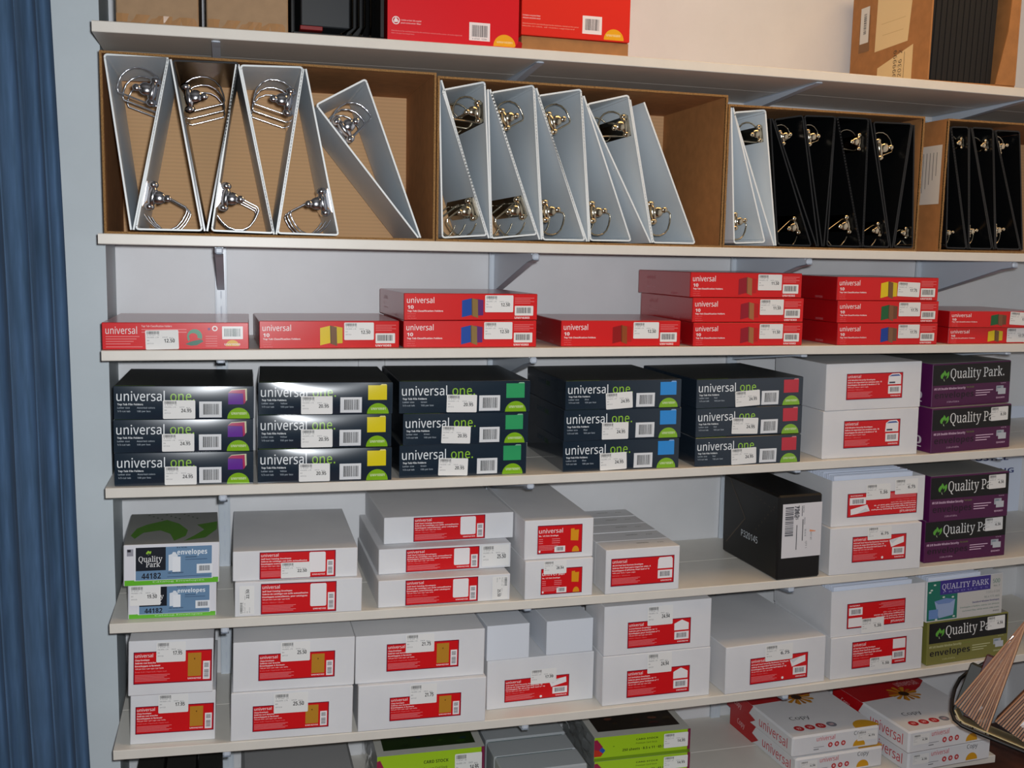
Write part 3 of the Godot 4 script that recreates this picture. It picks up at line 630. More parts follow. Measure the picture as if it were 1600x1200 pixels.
func red_box(label, s, b, x, z, yaw, w, h, d, kind, price, st = null):
	var o = box_on("folder_box", label, "folder box", "flat red classification folder boxes", s, b, x, z, yaw, w, h, d, M.red_side)
	face_print(o, "front_print", swirl_print() if kind == "swirl" else red_print(kind), Vector2(0.265, 0.052), "F", M.print_gloss if kind in ["glossy", "swirl"] else null)
	face_print(o, "side_print", red_side_print(), Vector2(0.25, 0.052), "L")
	if st == null: st = [0.597, 0.06, 0.812, 0.7]
	sticker(o, price, st[0], st[1], st[2], st[3], st[4] if st.size() > 4 else 0.0, 0.001)
	return o
func red_boxes():
	red_box("flat red folder box with a teal swirl, closest to the curtain", 2, 0, .3282, -.0134, -1.2, .2578, .0499, .28, "swirl", "12.50", [0.29, 0.28, 0.515, 0.99, 1.0])
	red_box("single flat red folder box with bright yellow folder picture beside the two-high pair", 2, 0, .6057, -.0157, 1.0, .2665, .0527, .25, "glossy", "12.50")
	red_box("red folder box with blue folder picture, lower of the two-high pair", 2, 0, .8796, -.017, .5, .2725, .0537, .245, "blue", "12.50")
	red_box("red folder box with blue folder picture, upper of the two-high pair", 2, .0543, .8795, -.0122, 2.2, .2745, .0528, .26, "blue", "12.50")
	red_box("single flat red folder box with dark red folder picture between two stacks", 2, 0, 1.205, -.0215, -1.6, .2623, .0534, .23, "darkred", "12.50")
	red_box("red folder box with narrow brown folder picture, bottom of its stack of three", 2, 0, 1.4926, -.0074, 0, .2589, .0496, .25, "brown", "11.50")
	red_box("red folder box with narrow brown folder picture, middle of its stack of three", 2, .0502, 1.4914, -.0129, 1.1, .266, .0517, .27, "brown", "11.50")
	red_box("red folder box with narrow brown folder picture, top of its stack of three", 2, .1025, 1.4851, -.0150, 1.2, .2665, .0528, .27, "brown", "11.50")
	red_box("red folder box with blue folder picture at the bottom of a three-high stack", 2, 0, 1.8362, -.005, 0, .2560, .0479, .25, "blue2", "17.75")
	red_box("red folder box with green folder picture, middle of the three-high stack", 2, .0485, 1.8368, -.011, 0, .2588, .0485, .25, "green", "17.75")
	red_box("red folder box with yellow folder picture, top of the three-high stack", 2, .0975, 1.8332, -.012, 0, .2587, .0517, .25, "yellow", "17.75", [0.59, 0.2, 0.81, 0.82, -2.0])
	red_box("thin red folder box with yellow folder picture, lower of the last pair", 2, 0, 2.1293, -.0141, 0, .25, .0371, .26, "yellow", "17.75", [0.63, 0.05, 0.86, 0.92])
	red_box("thin red folder box with green folder picture, upper of the last pair", 2, .0377, 2.1271, -.012, -3.5, .25, .0368, .24, "green", "17.75", [0.62, 0.05, 0.85, 0.85, -3.0])

func navy_print(kind: String) -> ArrayMesh:
	if prints.has("navy" + kind): return prints["navy" + kind]
	var p := pen(0.255, 0.063, {"purple": 0.0026, "yellow": 0.004}.get(kind, 0.0014)); var wh := C(236, 240, 242); var gn := C(148, 200, 54); var pale := C(190, 200, 208)
	p.R(0.002, 0.01, 0.998, 0.99, C(27, 39, 54), 0)
	p.T("universal", 0.02, 0.358, 0.155, 0.44, wh, 0, 2, 2.0); p.T("one.", 0.398, 0.57, 0.155, 0.44, gn, 0, 2, 2.0)
	p.T("Top Tab File Folders", 0.026, 0.205, 0.515, 0.57, wh, 1, 2, 6.0)
	p.T("Letter size", 0.026, 0.112, 0.62, 0.67, pale, 0, 2, 6.0); p.T("1/3-cut tab", 0.026, 0.115, 0.725, 0.775, pale, 0, 2, 6.0)
	p.T({"purple": "Assorted colors", "yellow": "Yellow", "green": "Green", "blue": "Blue", "red": "Red"}[kind], 0.162, 0.162 if kind != "purple" else 0.288, 0.62, 0.67, pale, 0, 2, 6.0); p.T("100 per box", 0.162, 0.258, 0.725, 0.775, pale, 0, 2, 6.0)
	p.RR(0.603, 0.46, 0.765, 0.95, 0.001, C(228, 230, 232), 2); p.bars(0.632, 0.53, 0.745, 0.86, C(58, 56, 58), 3, true, 9)
	var tone: Color = {"purple": C(98, 34, 146), "yellow": C(224, 206, 22), "green": C(52, 160, 100), "blue": C(38, 140, 216), "red": C(192, 28, 48)}[kind]
	if kind == "purple":
		p.P([[0.812, 0.2], [0.838, 0.1], [0.948, 0.07], [0.95, 0.42], [0.93, 0.5], [0.93, 0.2]], C(206, 206, 170), 3)
		p.P([[0.812, 0.2], [0.838, 0.12], [0.935, 0.1], [0.94, 0.48], [0.925, 0.55], [0.92, 0.22]], C(176, 40, 90), 4)
		p.P([[0.812, 0.21], [0.92, 0.22], [0.922, 0.55], [0.812, 0.55]], tone, 5)
	else:
		p.R(0.812, 0.09, 0.955, 0.55, tone, 3)
		p.P([[0.905, 0.09], [0.915, 0.055], [0.95, 0.055], [0.955, 0.09]], tone.lightened(0.25), 3)
	p.E(0.888, 0.99, 0.335, C(132, 182, 32), 2, 0, PI); p.T("UNV10501", 0.835, 0.945, 0.795, 0.87, C(226, 236, 190), 1, 3, 6.0)
	prints["navy" + kind] = p.mesh()
	return prints["navy" + kind]
func navy_boxes():
	var rows := [["purple", [[.3425, 0., -.0141, -1.0, .249, .0624], [.3428, .063, -.012, -.3, .2493, .0618], [.3447, .1254, -.0119, -1.0, .2491, .0621]], "24.95", [[.355, .42, .585, .98], [.34, .43, .57, .97], [.345, .42, .575, .98]]],
		["yellow", [[.5996, 0., -.009, -1.3, .2561, .0655], [.6008, .0661, -.012, -.9, .2547, .0651], [.6019, .1318, -.0126, -2.0, .2553, .0622]], "20.95", [[.3, .43, .53, .97], [.315, .43, .55, .97], [.312, .42, .545, .98]]],
		["green", [[.8732, 0., -.0168, -.4, .262, .0654], [.8794, .066, -.0119, -.9, .2563, .0635], [.8715, .1301, -.0134, -1.4, .2665, .0641]], "20.95", [[.3, .43, .53, .97, -2.], [.3, .41, .53, .96, -2.], [.355, .43, .585, .98, -1.]]],
		["blue", [[1.2146, 0., -.0152, -1.2, .2581, .0645], [1.2142, .0651, -.0119, -.4, .2607, .0647], [1.2152, .1305, -.0105, -.3, .257, .0599]], "24.95", [[.31, .42, .54, .98, 2.], [.315, .43, .54, .98], [.34, .42, .57, .99, 3.]]],
		["red", [[1.5091, 0., -.007, -1.2, .2504, .0618], [1.5105, .0624, -.012, 0., .2545, .0626], [1.5086, .1256, -.0112, .6, .2563, .062]], "24.95", [[.335, .4, .57, .97, 2.], [.33, .37, .575, .93, -2.], [.355, .43, .585, .97, 3.]]]]
	var pos := ["bottom", "middle", "top"]
	for q in rows:
		for k in 3:
			var e: Array = q[1][k]
			var what = "purple folder picture" if q[0] == "purple" else q[0] + " folder square"
			var o = box_on("folder_box", "glossy navy file folder box with %s, %s of its stack of three" % [what, pos[k]], "folder box", "navy file folder boxes in five stacks", 3, e[1], e[0], e[2], e[3], e[4], e[5], 0.285, M.navy)
			face_print(o, "front_print", navy_print(q[0]), Vector2(0.255, 0.063), "F", M.print_gloss)
			var s: Array = q[3][k]
			var sa: float = (s[0] + s[2]) / 2; var sb: float = 1.0 - (s[1] + s[3]) / 2; var bl: float = {"purple": 0.0026, "yellow": 0.004}.get(q[0], 0.0014)
			sticker(o, q[2], s[0], s[1], s[2], s[3], s[4] if s.size() > 4 else 0.0, bl * 16 * sa * (1 - sa) * sb * (1 - sb) + 0.0009)
			var t := pen(0.255, 0.285); t.R(0.008, 0.008, 0.992, 0.992, C(62, 66, 66), 0); t.R(0.01, 0.985, 0.29, 0.997, C(140, 190, 40), 1)  # grey panel: sheen of the wall painted onto the lid; lime strip is print
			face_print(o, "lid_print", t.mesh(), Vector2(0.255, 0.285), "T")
			if q[0] in ["blue", "red"]:
				var l := pen(0.285, 0.063); l.T("universal", 0.3, 0.5, 0.2, 0.4, C(70, 84, 92), 0, 1, 6.0); l.T("one.", 0.52, 0.62, 0.2, 0.4, C(60, 90, 40), 0, 1, 6.0)
				face_print(o, "side_print", l.mesh(), Vector2(0.285, 0.063), "L")

# labels of the white envelope boxes; nominal size 0.15 x 0.06
const LB := Vector2(0.15, 0.06)
func label_mesh(kind: String) -> ArrayMesh:
	if prints.has("label" + kind): return prints["label" + kind]
	var p := pen(LB.x, LB.y); var wh := C(246, 236, 236); var pk := C(232, 130, 134); var red := C(212, 14, 26)
	p.R(0, 0, 1, 1, C(118, 12, 44), 0); p.R(0.012, 0.03, 0.988, 0.97, red, 1)
	var lines: Array = {"catalog": ["Self Seal Catalog Envelopes", "Sobres de catálogo con sello autoadhesivo", "Enveloppes autocollantes, pour catalogues", "100 per box / por caja / par boîte", "White / Blanco / Blanc"], "clasp": ["Clasp Envelopes", "Sobres con broche", "Enveloppes à fermoir", "100 per box / por caja / par boîte", "Brown Kraft / Papel kraft / Papier kraft"], "coin": ["No. 1/2 Coin Envelope", "Size", "Per box", "Brown Kraft", "500 per box"], "house": ["A-2 Invitation Envelopes", "Sobres para invitación N.º 7", "Enveloppes pour invitation n° 7", "100 per box / por caja / par boîte", "White / Blanco / Blanc"], "seal": ["#6 3/4 Peel Seal Business Envelopes", "Sobres Peel Seal para negocios núm. 6", "Enveloppes d'affaires Peel Seal n° 6", "100 per box / por caja", "White / Blanco"], "window": ["#10 Window Security Envelopes", "Sobres de seguridad con ventana núm. 10", "Enveloppes de sûreté à fenêtre n° 10", "500 per box / por caja", "White / Blanco"], "angled": ["#10 Self Seal Security Business Envelopes", "Sobres de seguridad Self Seal núm. 10", "Enveloppes de sécurité Self Seal n° 10", "100 per box / por caja / par boîte", "White / Blanco / Blanc"], "plain": ["#7 Peel Seal Security Envelopes", "Sobres Peel Seal de seguridad", "Enveloppes Peel Seal de sûreté", "100 per box / por caja", "White / Blanco"]}[kind]
	if kind == "coin":
		p.T("universal", 0.03, 0.56, 0.12, 0.27, wh, 0, 3, 2.0); p.T(lines[0], 0.03, 0.46, 0.34, 0.39, wh, 1, 3, 6.0)
		for k in 3: p.R(0.03, 0.47 + 0.07 * k, 0.12, 0.495 + 0.07 * k, pk, 3); p.R(0.32, 0.47 + 0.07 * k, 0.5, 0.495 + 0.07 * k, pk, 3)
		for k in 4: p.R(0.03, 0.7 + 0.05 * k, 0.46 - 0.04 * k, 0.72 + 0.05 * k, pk, 3)
		p.P([[0.74, 0.15], [0.82, 0.14], [0.82, 0.2], [0.92, 0.19], [0.91, 0.58], [0.74, 0.56]], C(226, 152, 24), 3)
		p.R(0.38, 0.74, 0.62, 0.95, C(238, 234, 232), 3); p.bars(0.43, 0.77, 0.58, 0.9, C(50, 44, 48), 4, true, 2)
		p.E(0.855, 0.965, 0.2, C(224, 150, 30), 3, 0, PI); p.E(0.05, 0.9, 0.05, wh, 3)
		prints["label" + kind] = p.mesh()
		return prints["label" + kind]
	p.T("universal", 0.02, 0.245, 0.06, 0.17, wh, 0, 3, 3.0)
	var wid: Array = {"catalog": [0.41, 0.62, 0.61], "clasp": [0.2, 0.28, 0.34], "house": [0.36, 0.46, 0.5], "seal": [0.5, 0.62, 0.6], "window": [0.5, 0.62, 0.58], "angled": [0.66, 0.58, 0.62], "plain": [0.42, 0.5, 0.54]}[kind]
	for k in 3: p.T(lines[k], 0.02, wid[k], 0.225 + 0.092 * k, 0.275 + 0.092 * k, wh, 1, 3, 6.0)
	p.T(lines[3], 0.02, 0.38, 0.5, 0.54, wh, 0, 3, 8.0); p.T(lines[4], 0.02, 0.3 if kind != "clasp" else 0.42, 0.6, 0.64, pk, 0, 3, 8.0)
	for k in 5: p.R(0.02, 0.71 + 0.045 * k, 0.46 - 0.035 * (k % 3), 0.728 + 0.045 * k, pk, 3)
	var card := C(238, 234, 234); var ink := C(58, 54, 60)
	if kind in ["catalog", "clasp"]:
		if kind == "catalog": p.RR(0.65, 0.05, 0.865, 0.8, 0.003, card, 3)
		else:
			p.R(0.69, 0.09, 0.86, 0.82, C(188, 132, 40), 3); p.E(0.775, 0.27, 0.022, C(110, 74, 28), 4); p.R(0.772, 0.27, 0.778, 0.31, C(110, 74, 28), 4)
		p.T("UNV42102", 0.69, 0.86, 0.86, 0.91, wh, 1, 3, 6.0)
		p.R(0.885, 0.36, 0.975, 0.93, card, 3); p.bars(0.9, 0.42, 0.958, 0.56, ink, 4, false, 4); p.bars(0.9, 0.62, 0.958, 0.88, C(90, 88, 92), 4, false, 8)
	else:
		if kind == "house": p.P([[0.735, 0.46], [0.735, 0.2], [0.855, 0.06], [0.965, 0.2], [0.965, 0.46]], card, 3)
		elif kind == "angled": p.P([[0.68, 0.22], [0.95, 0.1], [0.955, 0.34], [0.72, 0.5]], card, 3); p.P([[0.68, 0.22], [0.86, 0.15], [0.74, 0.36]], C(214, 214, 218), 4)
		elif kind == "window":
			p.P([[0.74, 0.14], [0.8, 0.05], [0.93, 0.04], [0.965, 0.12], [0.965, 0.46], [0.73, 0.46]], card, 3); p.P([[0.75, 0.15], [0.8, 0.09], [0.92, 0.08], [0.955, 0.14]], C(70, 96, 160), 4); p.R(0.755, 0.36, 0.86, 0.42, C(60, 64, 80), 4)
		elif kind == "seal": p.P([[0.74, 0.14], [0.76, 0.06], [0.95, 0.05], [0.97, 0.12], [0.975, 0.46], [0.735, 0.46]], card, 3)
		else: p.R(0.745, 0.06, 0.975, 0.42, card, 3)
		p.R(0.74, 0.52, 0.97, 0.82, card, 3); p.bars(0.775, 0.57, 0.935, 0.75, ink, 4, true, 4)
		p.T("UNV35210", 0.79, 0.96, 0.875, 0.925, wh, 1, 3, 6.0)
		if kind == "angled": p.E(0.56, 0.88, 0.05, wh, 3)
	prints["label" + kind] = p.mesh()
	return prints["label" + kind]
func white_box(label, s, b, x, z, yaw, w, h, d, kind, lb, stickers := [], flip := false, open := false, group := "white envelope boxes with red labels"):
	var o = box_on("envelope_box", label, "envelope box", group, s, b, x, z, yaw, w, h, d, M.blank if group == "small blank white boxes" else M.card, 0.0, open)
	if kind: panel_on(o, "label", label_mesh(kind), LB, lb[0], lb[1], lb[2], lb[3], 180.0 if flip else 0.0)
	for t in stickers: sticker(o, t[0], t[1], t[2], t[3], t[4], t[5] if t.size() > 5 else 0.0, 0.0013)
	return o
func sheaf(o, label, n, rise, wide, seed_):                                # loose envelopes standing in an open box
	var s: Vector3 = o.get_meta("size"); var g := Geo.new(); var rg := RandomNumberGenerator.new(); rg.seed = seed_
	for k in n:
		var z := lerpf(s.z / 2 - 0.006, -s.z / 2 + 0.006, (k + 0.5) / n); var hw: float = s.x * wide / 2; var sh := rg.randf_range(-0.004, 0.004)
		var top: float = s.y + rise + rg.randf_range(-0.0022, 0.0016)
		g.box(Vector3(-s.x / 2 + 0.005 + 0.003 + sh * 0.2, 0.0028, z - 0.0011), Vector3(-s.x / 2 + 0.005 + hw * 2 + sh, top, z + 0.0011))
	var m = part(numbered("envelope_stack"), g.mesh(), M.paper, self, o.position, o.basis)
	meta(m, label, "envelopes", "", "stuff")

func flame(p: Pen, x, y, sx, sy, col, layer):                             # small leaf-like flame mark
	var f := [[0.0, -1.0], [0.28, -0.62], [0.42, -0.3], [0.62, -0.55], [0.95, -0.75], [1.0, -0.1], [0.8, 0.4], [0.35, 0.75], [0.55, 0.25], [0.5, -0.05], [0.2, 0.2], [0.05, -0.2], [-0.15, 0.1], [-0.35, 0.45], [-0.3, 0.7], [-0.72, 0.5], [-0.8, 0.05], [-0.5, -0.4], [-0.2, -0.6]]
	p.P(f.map(func(q): return [x + q[0] * sx, y + q[1] * sy]), col, layer)
	p.P([[x - 0.1 * sx, y + 0.55 * sy], [x + 0.1 * sx, y + 1.15 * sy], [x - 0.1 * sx, y + 1.0 * sy]], C(190, 205, 170), layer)
func park_print(low: Color, olive: bool) -> ArrayMesh:
	var key := "park%d" % int(olive)
	if prints.has(key): return prints[key]
	var p := pen(0.228, 0.1); var wh := C(228, 228, 226); var pk := C(222, 190, 214) if not olive else C(196, 196, 150)
	p.R(0.003, 0.01, 0.997, 0.99, low, 0); p.R(0.02 if olive else 0.003, 0.03, 0.985 if olive else 0.997, 0.5, C(9, 8, 8), 1)
	flame(p, 0.145, 0.27, 0.06, 0.12, C(96, 170, 56), 2)
	p.T("Quality Park.", 0.222, 0.915, 0.13, 0.35, wh, 2, 2, 2.0)
	p.T("#8 5/8 Double Window Security", 0.025, 0.42, 0.555, 0.605, pk, 1, 2, 5.0); p.T("Tint Inside", 0.43, 0.53, 0.55, 0.59, C(120, 140, 60), 0, 2, 6.0)
	p.T("envelopes", 0.035, 0.53, 0.66, 0.795, C(16, 12, 14) if olive else C(34, 6, 30), 1, 2, 3.0)
	p.T("3 5/8 x 8 5/8 in.", 0.19, 0.35, 0.875, 0.91, pk, 0, 2, 6.0)
	for k in 3: p.R(0.555, 0.66 + 0.055 * k, 0.78 - 0.04 * k, 0.678 + 0.055 * k, pk, 2)
	p.T("10/24 PK", 0.875, 0.945, 0.515, 0.54, pk, 0, 2, 8.0)
	p.R(0.82, 0.585, 0.915, 0.72, C(170, 176, 184), 2); p.R(0.845, 0.65, 0.945, 0.79, C(190, 194, 200), 3); p.R(0.83, 0.61, 0.88, 0.64, C(120, 140, 150), 4)
	p.T("QUA24531", 0.825, 0.935, 0.85, 0.885, pk, 1, 2, 6.0)
	prints[key] = p.mesh()
	return prints[key]
func park_side() -> ArrayMesh:
	if not prints.has("parkside"):
		var p := pen(0.28, 0.1); p.R(0.55, 0.3, 0.78, 0.56, C(190, 190, 196), 1); p.R(0.55, 0.02, 0.66, 0.2, C(190, 190, 196), 1)
		p.T("500", 0.6, 0.88, 0.66, 0.84, C(214, 206, 214), 1, 1, 4.0); p.R(0.6, 0.88, 0.88, 0.905, C(214, 206, 214), 1)
		prints["parkside"] = p.mesh()
	return prints["parkside"]
func park_box(label, s, b, x, z, yaw, w, h, d, olive := false, price := ""):
	var o = box_on("envelope_box", label, "envelope box", "boxes with a white serif name on a black band", s, b, x, z, yaw, w, h, d, M.olive if olive else M.purple)
	face_print(o, "front_print", park_print(C(122, 120, 58) if olive else C(78, 17, 68), olive), Vector2(0.228, 0.1))
	if not olive: face_print(o, "side_print", park_side(), Vector2(0.28, 0.1), "L")
	if price: sticker(o, price, 0.735, 0.05, 0.955, 0.36, 1.0)
	var g := Geo.new(); g.box(Vector3(-w / 2 + 0.002, h - 0.0004, -d / 2 + 0.002), Vector3(w / 2 - 0.002, h + 0.0006, d / 2 - 0.003))
	part("lid", g.mesh(), M.grey_card, o)
	return o

func envelope_boxes():
	# second of the lower shelves: window envelopes and purple boxes next to the navy folders
	white_box("white window envelope box with blue-flap picture, lower of its pair", 3, 0, 1.8217, -.0148, -.6, .244, .1077, .24, "window", [.215, .22, .805, .8])
	white_box("white window envelope box with blue-flap picture, upper of its pair", 3, .1083, 1.8221, -.0137, .2, .2451, .105, .22, "window", [.21, .22, .8, .78])
	park_box("purple envelope box with price sticker, under the only purple box without one", 3, 0, 2.0975, -.0056, 3.4, .2268, .1034, .27, false, "8.30")
	park_box("purple and black envelope box without any price sticker, on top of its pair", 3, .1042, 2.101, -.0191, 4.4, .2279, .0997, .26)
	# catalog envelope shelf
	var q := pen(0.17, 0.078); var blue := C(104, 138, 170)
	q.R(0.01, 0.01, 0.99, 0.99, C(220, 220, 226), 0); q.R(0.01, 0.86, 0.99, 0.99, C(98, 182, 42), 1); q.R(0.11, 0.06, 0.93, 0.88, C(228, 228, 232), 2); q.R(0.125, 0.07, 0.92, 0.87, blue, 3)
	q.R(0.125, 0.07, 0.435, 0.64, C(14, 22, 34), 4); q.R(0.035, 0.1, 0.1, 0.27, C(150, 150, 160), 2); q.R(0.04, 0.11, 0.075, 0.17, C(30, 30, 40), 3)
	flame(q, 0.255, 0.2, 0.03, 0.055, C(150, 196, 60), 5)
	q.T("Quality", 0.155, 0.4, 0.29, 0.42, C(236, 236, 236), 2, 5, 2.0); q.T("Park", 0.23, 0.375, 0.43, 0.55, C(236, 236, 236), 2, 5, 2.0)
	q.T("44182", 0.185, 0.385, 0.7, 0.84, C(14, 16, 24), 1, 5, 3.0); q.T("envelopes", 0.555, 0.87, 0.15, 0.27, C(232, 238, 244), 1, 5, 2.5); q.T("9 x 12 in.", 0.55, 0.66, 0.075, 0.11, C(24, 30, 44), 1, 5, 6.0)
	q.P([[0.465, 0.27], [0.5, 0.25], [0.51, 0.2], [0.54, 0.21], [0.545, 0.25], [0.56, 0.27], [0.56, 0.64], [0.465, 0.66]], C(222, 228, 234), 5); q.R(0.505, 0.32, 0.59, 0.69, C(232, 236, 240), 6)
	q.R(0.64, 0.33, 0.76, 0.345, C(30, 50, 80), 5); q.R(0.64, 0.39, 0.87, 0.405, C(60, 84, 116), 5); q.T("100 ENVELOPES", 0.455, 0.62, 0.7, 0.73, C(20, 26, 40), 1, 5, 6.0); q.R(0.45, 0.8, 0.9, 0.812, C(60, 84, 116), 5)
	q.R(0.76, 0.52, 0.92, 0.75, C(228, 232, 236), 5); q.bars(0.785, 0.56, 0.9, 0.69, C(40, 40, 48), 6, true, 3); q.T("Catalog Envelopes", 0.3, 0.84, 0.9, 0.935, C(214, 232, 200), 0, 3, 6.0)
	var qm := q.mesh()
	var e0 = box_on("envelope_box", "white and blue envelope box numbered 44182 with a price sticker, underneath its twin", "envelope box", "boxes numbered 44182", 4, 0, .3587, -.0208, -.2, .1606, .0665, .26, M.card)
	face_print(e0, "front_print", qm, Vector2(0.17, 0.078)); sticker(e0, "19.50", 0.02, 0.02, 0.365, 0.6, 0.0, 0.0013)
	var e1 = box_on("envelope_box", "blue envelope box numbered 44182, green swoosh on its grey lid, above its twin", "envelope box", "boxes numbered 44182", 4, .0671, .3532, -.0132, 1.4, .1724, .0792, .2365, M.card)
	face_print(e1, "front_print", qm, Vector2(0.17, 0.078))
	var lid := pen(0.172, 0.2365); lid.R(0.004, 0.004, 0.996, 0.99, C(150, 150, 146), 0)
	lid.P([[.05, .72], [.1, .5], [.2, .38], [.42, .24], [.56, .38], [.66, .6], [.64, .78], [.52, .92], [.47, .7], [.36, .58], [.18, .64], [.1, .82]], C(86, 140, 34), 1)
	lid.P([[.76, .43], [.99, .34], [.98, .6], [.85, .85], [.62, .93], [.73, .78], [.84, .6]], C(86, 140, 34), 1)
	for k in 12: lid.R(0.2 + 0.05 * k, 0.05 + 0.05 * ((k * 5) % 4), 0.222 + 0.05 * k, 0.075 + 0.05 * ((k * 5) % 4), C(50, 80, 40), 2)
	face_print(e1, "lid_print", lid.mesh(), Vector2(0.172, 0.2365), "T")
	var cat := "flat white catalog envelope boxes"
	white_box("flat white catalog envelope box with sideways price sticker at its left end", 4, 0, .5537, -.005, -1.2, .2431, .0681, .32, "catalog", [.2, .06, .795, .96], [["22.50", .035, .1, .15, .93, 90.0]], false, false, cat)
	white_box("flat white catalog envelope box with a price sticker across its red label, upper of two", 4, .0687, .5508, -.012, -.5, .2386, .0586, .32, "catalog", [.21, .05, .82, .97], [["22.50", .38, .42, .615, .95]], false, false, cat)
	white_box("flat white catalog envelope box with a sideways sticker at its right end, lowest of three", 4, 0, .8314, -.0108, .3, .2737, .0555, .33, "catalog", [.2, .03, .75, .97], [["25.50", .86, .08, .98, .95, -90.0]], false, false, cat)
	white_box("flat white catalog envelope box with an upright sticker at its right end, middle of three", 4, .0561, .8376, -.0504, .9, .2795, .0526, .29, "catalog", [.2, .06, .755, .96], [["25.50", .775, .05, .985, .9]], false, false, cat)
	white_box("flat white catalog envelope box without price sticker, topmost of three and set back", 4, .1094, .853, -.0846, 1.2, .2785, .0561, .26, "catalog", [.222, .04, .775, .96], [], false, false, cat)
	white_box("white coin envelope box with price sticker over its label, lower of two", 4, 0, 1.135, -.0037, .1, .1487, .0818, .335, "coin", [.23, .22, .84, .9], [["28.94", .265, .02, .6, .36]], false, false, "coin envelope boxes")
	white_box("white coin envelope box with uncovered orange envelope picture, upper of two", 4, .0824, 1.1345, -.012, -.2, .1505, .0833, .33, "coin", [.185, .14, .835, .87], [], false, false, "coin envelope boxes")
	var row := ["foremost with its red label showing", "second from the front", "third from the front", "fourth from the front", "hindmost, against the wall"]
	for k in 5:
		var o = white_box("small white envelope box in the row of five, " + row[k], 4, 0, 1.3112 + (0.0 if k == 0 else 0.0008 * k), .0 - .0655 * k, .3, .1695, .0964 - 0.0004 * (k % 2), .0635, "seal" if k == 0 else "", [.07, .2, .925, .83], [], false, false, "row of five small white envelope boxes")
		var t := pen(0.17, 0.065); t.T("UNV36101", 0.5, 0.66, 0.36, 0.46, C(120, 116, 108), 1, 1, 6.0); t.T("6 3/4", 0.78, 0.86, 0.4, 0.48, C(120, 116, 108), 1, 1, 6.0)
		face_print(o, "lid_print", t.mesh(), Vector2(0.17, 0.065), "T")
	# black carton with a turned white label
	var kb = box_on("black_carton", "tall matt black carton with a white shipping label, alone on the shelf", "carton", "", 4, 0, 1.7152, .0, 1.9, .1111, .192, .245, M.black_card, 0.0, false, 0.004)
	var ks := pen(0.2, 0.12); ks.R(0, 0, 1, 1, C(216, 214, 216), 0); var ink := C(70, 70, 76)
	ks.bars(0.06, 0.72, 0.6, 0.93, ink, 1, true, 14); ks.T("P320145", 0.06, 0.3, 0.6, 0.67, ink, 1, 1, 4.0); ks.T("7262", 0.04, 0.26, 0.58, 0.7, ink, 1, 2, 4.0)
	ks.R(0.4, 0.62, 0.86, 0.64, ink, 1)
	for k in 4: ks.T(["DESK", "PRINTER", "BLACK", "QTY 1"][k], 0.05 + 0.22 * k, 0.18 + 0.22 * k, 0.45 - 0.03 * k, 0.49 - 0.03 * k, ink, 0, 1, 6.0)
	ks.R(0.3, 0.47, 0.7, 0.49, ink, 1); ks.R(0.05, 0.5, 0.24, 0.515, ink, 1); ks.T("NET WT", 0.55, 0.7, 0.24, 0.28, ink, 0, 1, 6.0)
	ks.P([[0.5, 0.3], [0.53, 0.14], [0.545, 0.16], [0.54, 0.3]], C(230, 150, 110), 2)
	meta(panel_on(kb, "shipping_label", ks.mesh(), Vector2(0.2, 0.12), .09, .1, .99, .74, -90.0), "white label with a barcode turned sideways")
	var kl := pen(0.245, 0.192); var cr := C(84, 74, 62)
	kl.P([[0.1, 0.02], [0.115, 0.02], [0.43, 0.44], [0.42, 0.45]], cr, 1); kl.P([[0.42, 0.44], [0.43, 0.45], [0.08, 0.86], [0.07, 0.85]], cr, 1)
	for k in 9: kl.R(0.3 + 0.075 * k, 0.04 + 0.018 * k, 0.33 + 0.075 * k, 0.046 + 0.018 * k, cr, 1)
	for k in 7: kl.R(0.92 - 0.05 * k, 0.14 + 0.06 * k, 0.93 - 0.05 * k, 0.165 + 0.06 * k, cr, 1)
	kl.T("P320145", 0.36, 0.66, 0.6, 0.68, C(206, 214, 220), 0, 2, 4.0)
	face_print(kb, "side_print", kl.mesh(), Vector2(0.245, 0.192), "L", M.print_matt)
	white_box("white security envelope box with upright label, underneath the open box beside the black carton", 4, 0, 1.8484, -.001, -1.2, .2348, .1088, .26, "angled", [.24, .21, .83, .76], [["6.75", .4, .03, .66, .3]])
	var t1 = white_box("open white envelope box with upside-down label and two stickers, beside the black carton", 4, .1094, 1.8532, -.0119, -.4, .2406, .1055, .26, "angled", [.165, .3, .92, .82], [["1.36", .36, .12, .62, .46], ["6.75", .67, .05, .92, .38]], true, true)
	sheaf(t1, "loose white envelopes standing in the open box beside the black carton", 46, 0.009, 0.86, 3)
	park_box("purple and black envelope box, lower of the pair on the catalog envelope shelf", 4, 0, 2.1136, -.0227, 0, .2245, .1004, .28, false, "4.36")
	park_box("purple and black envelope box, upper of the pair on the catalog envelope shelf", 4, .1012, 2.1119, -.0118, -.7, .2132, .1076, .28, false, "4.36")
	# clasp envelope shelf
	var cl := "white clasp envelope boxes in pairs"
	white_box("narrow white clasp envelope box at the curtain end, lower of two", 5, 0, .3562, -.0203, -.2, .157, .1008, .27, "clasp", [.06, .25, .98, .8], [["17.95", .325, .03, .675, .4]], false, false, cl)
	white_box("narrow white clasp envelope box at the curtain end, upper of two", 5, .1014, .356, -.012, -.4, .1545, .1081, .27, "clasp", [.06, .2, .985, .79], [["17.95", .325, .03, .67, .4]], false, false, cl)
	white_box("wide white clasp envelope box next to the narrow pair, lower of two", 5, 0, .5425, -.0042, -.6, .2359, .0973, .3, "clasp", [.175, .29, .8, .83], [["25.50", .345, .05, .625, .47]], false, false, cl)
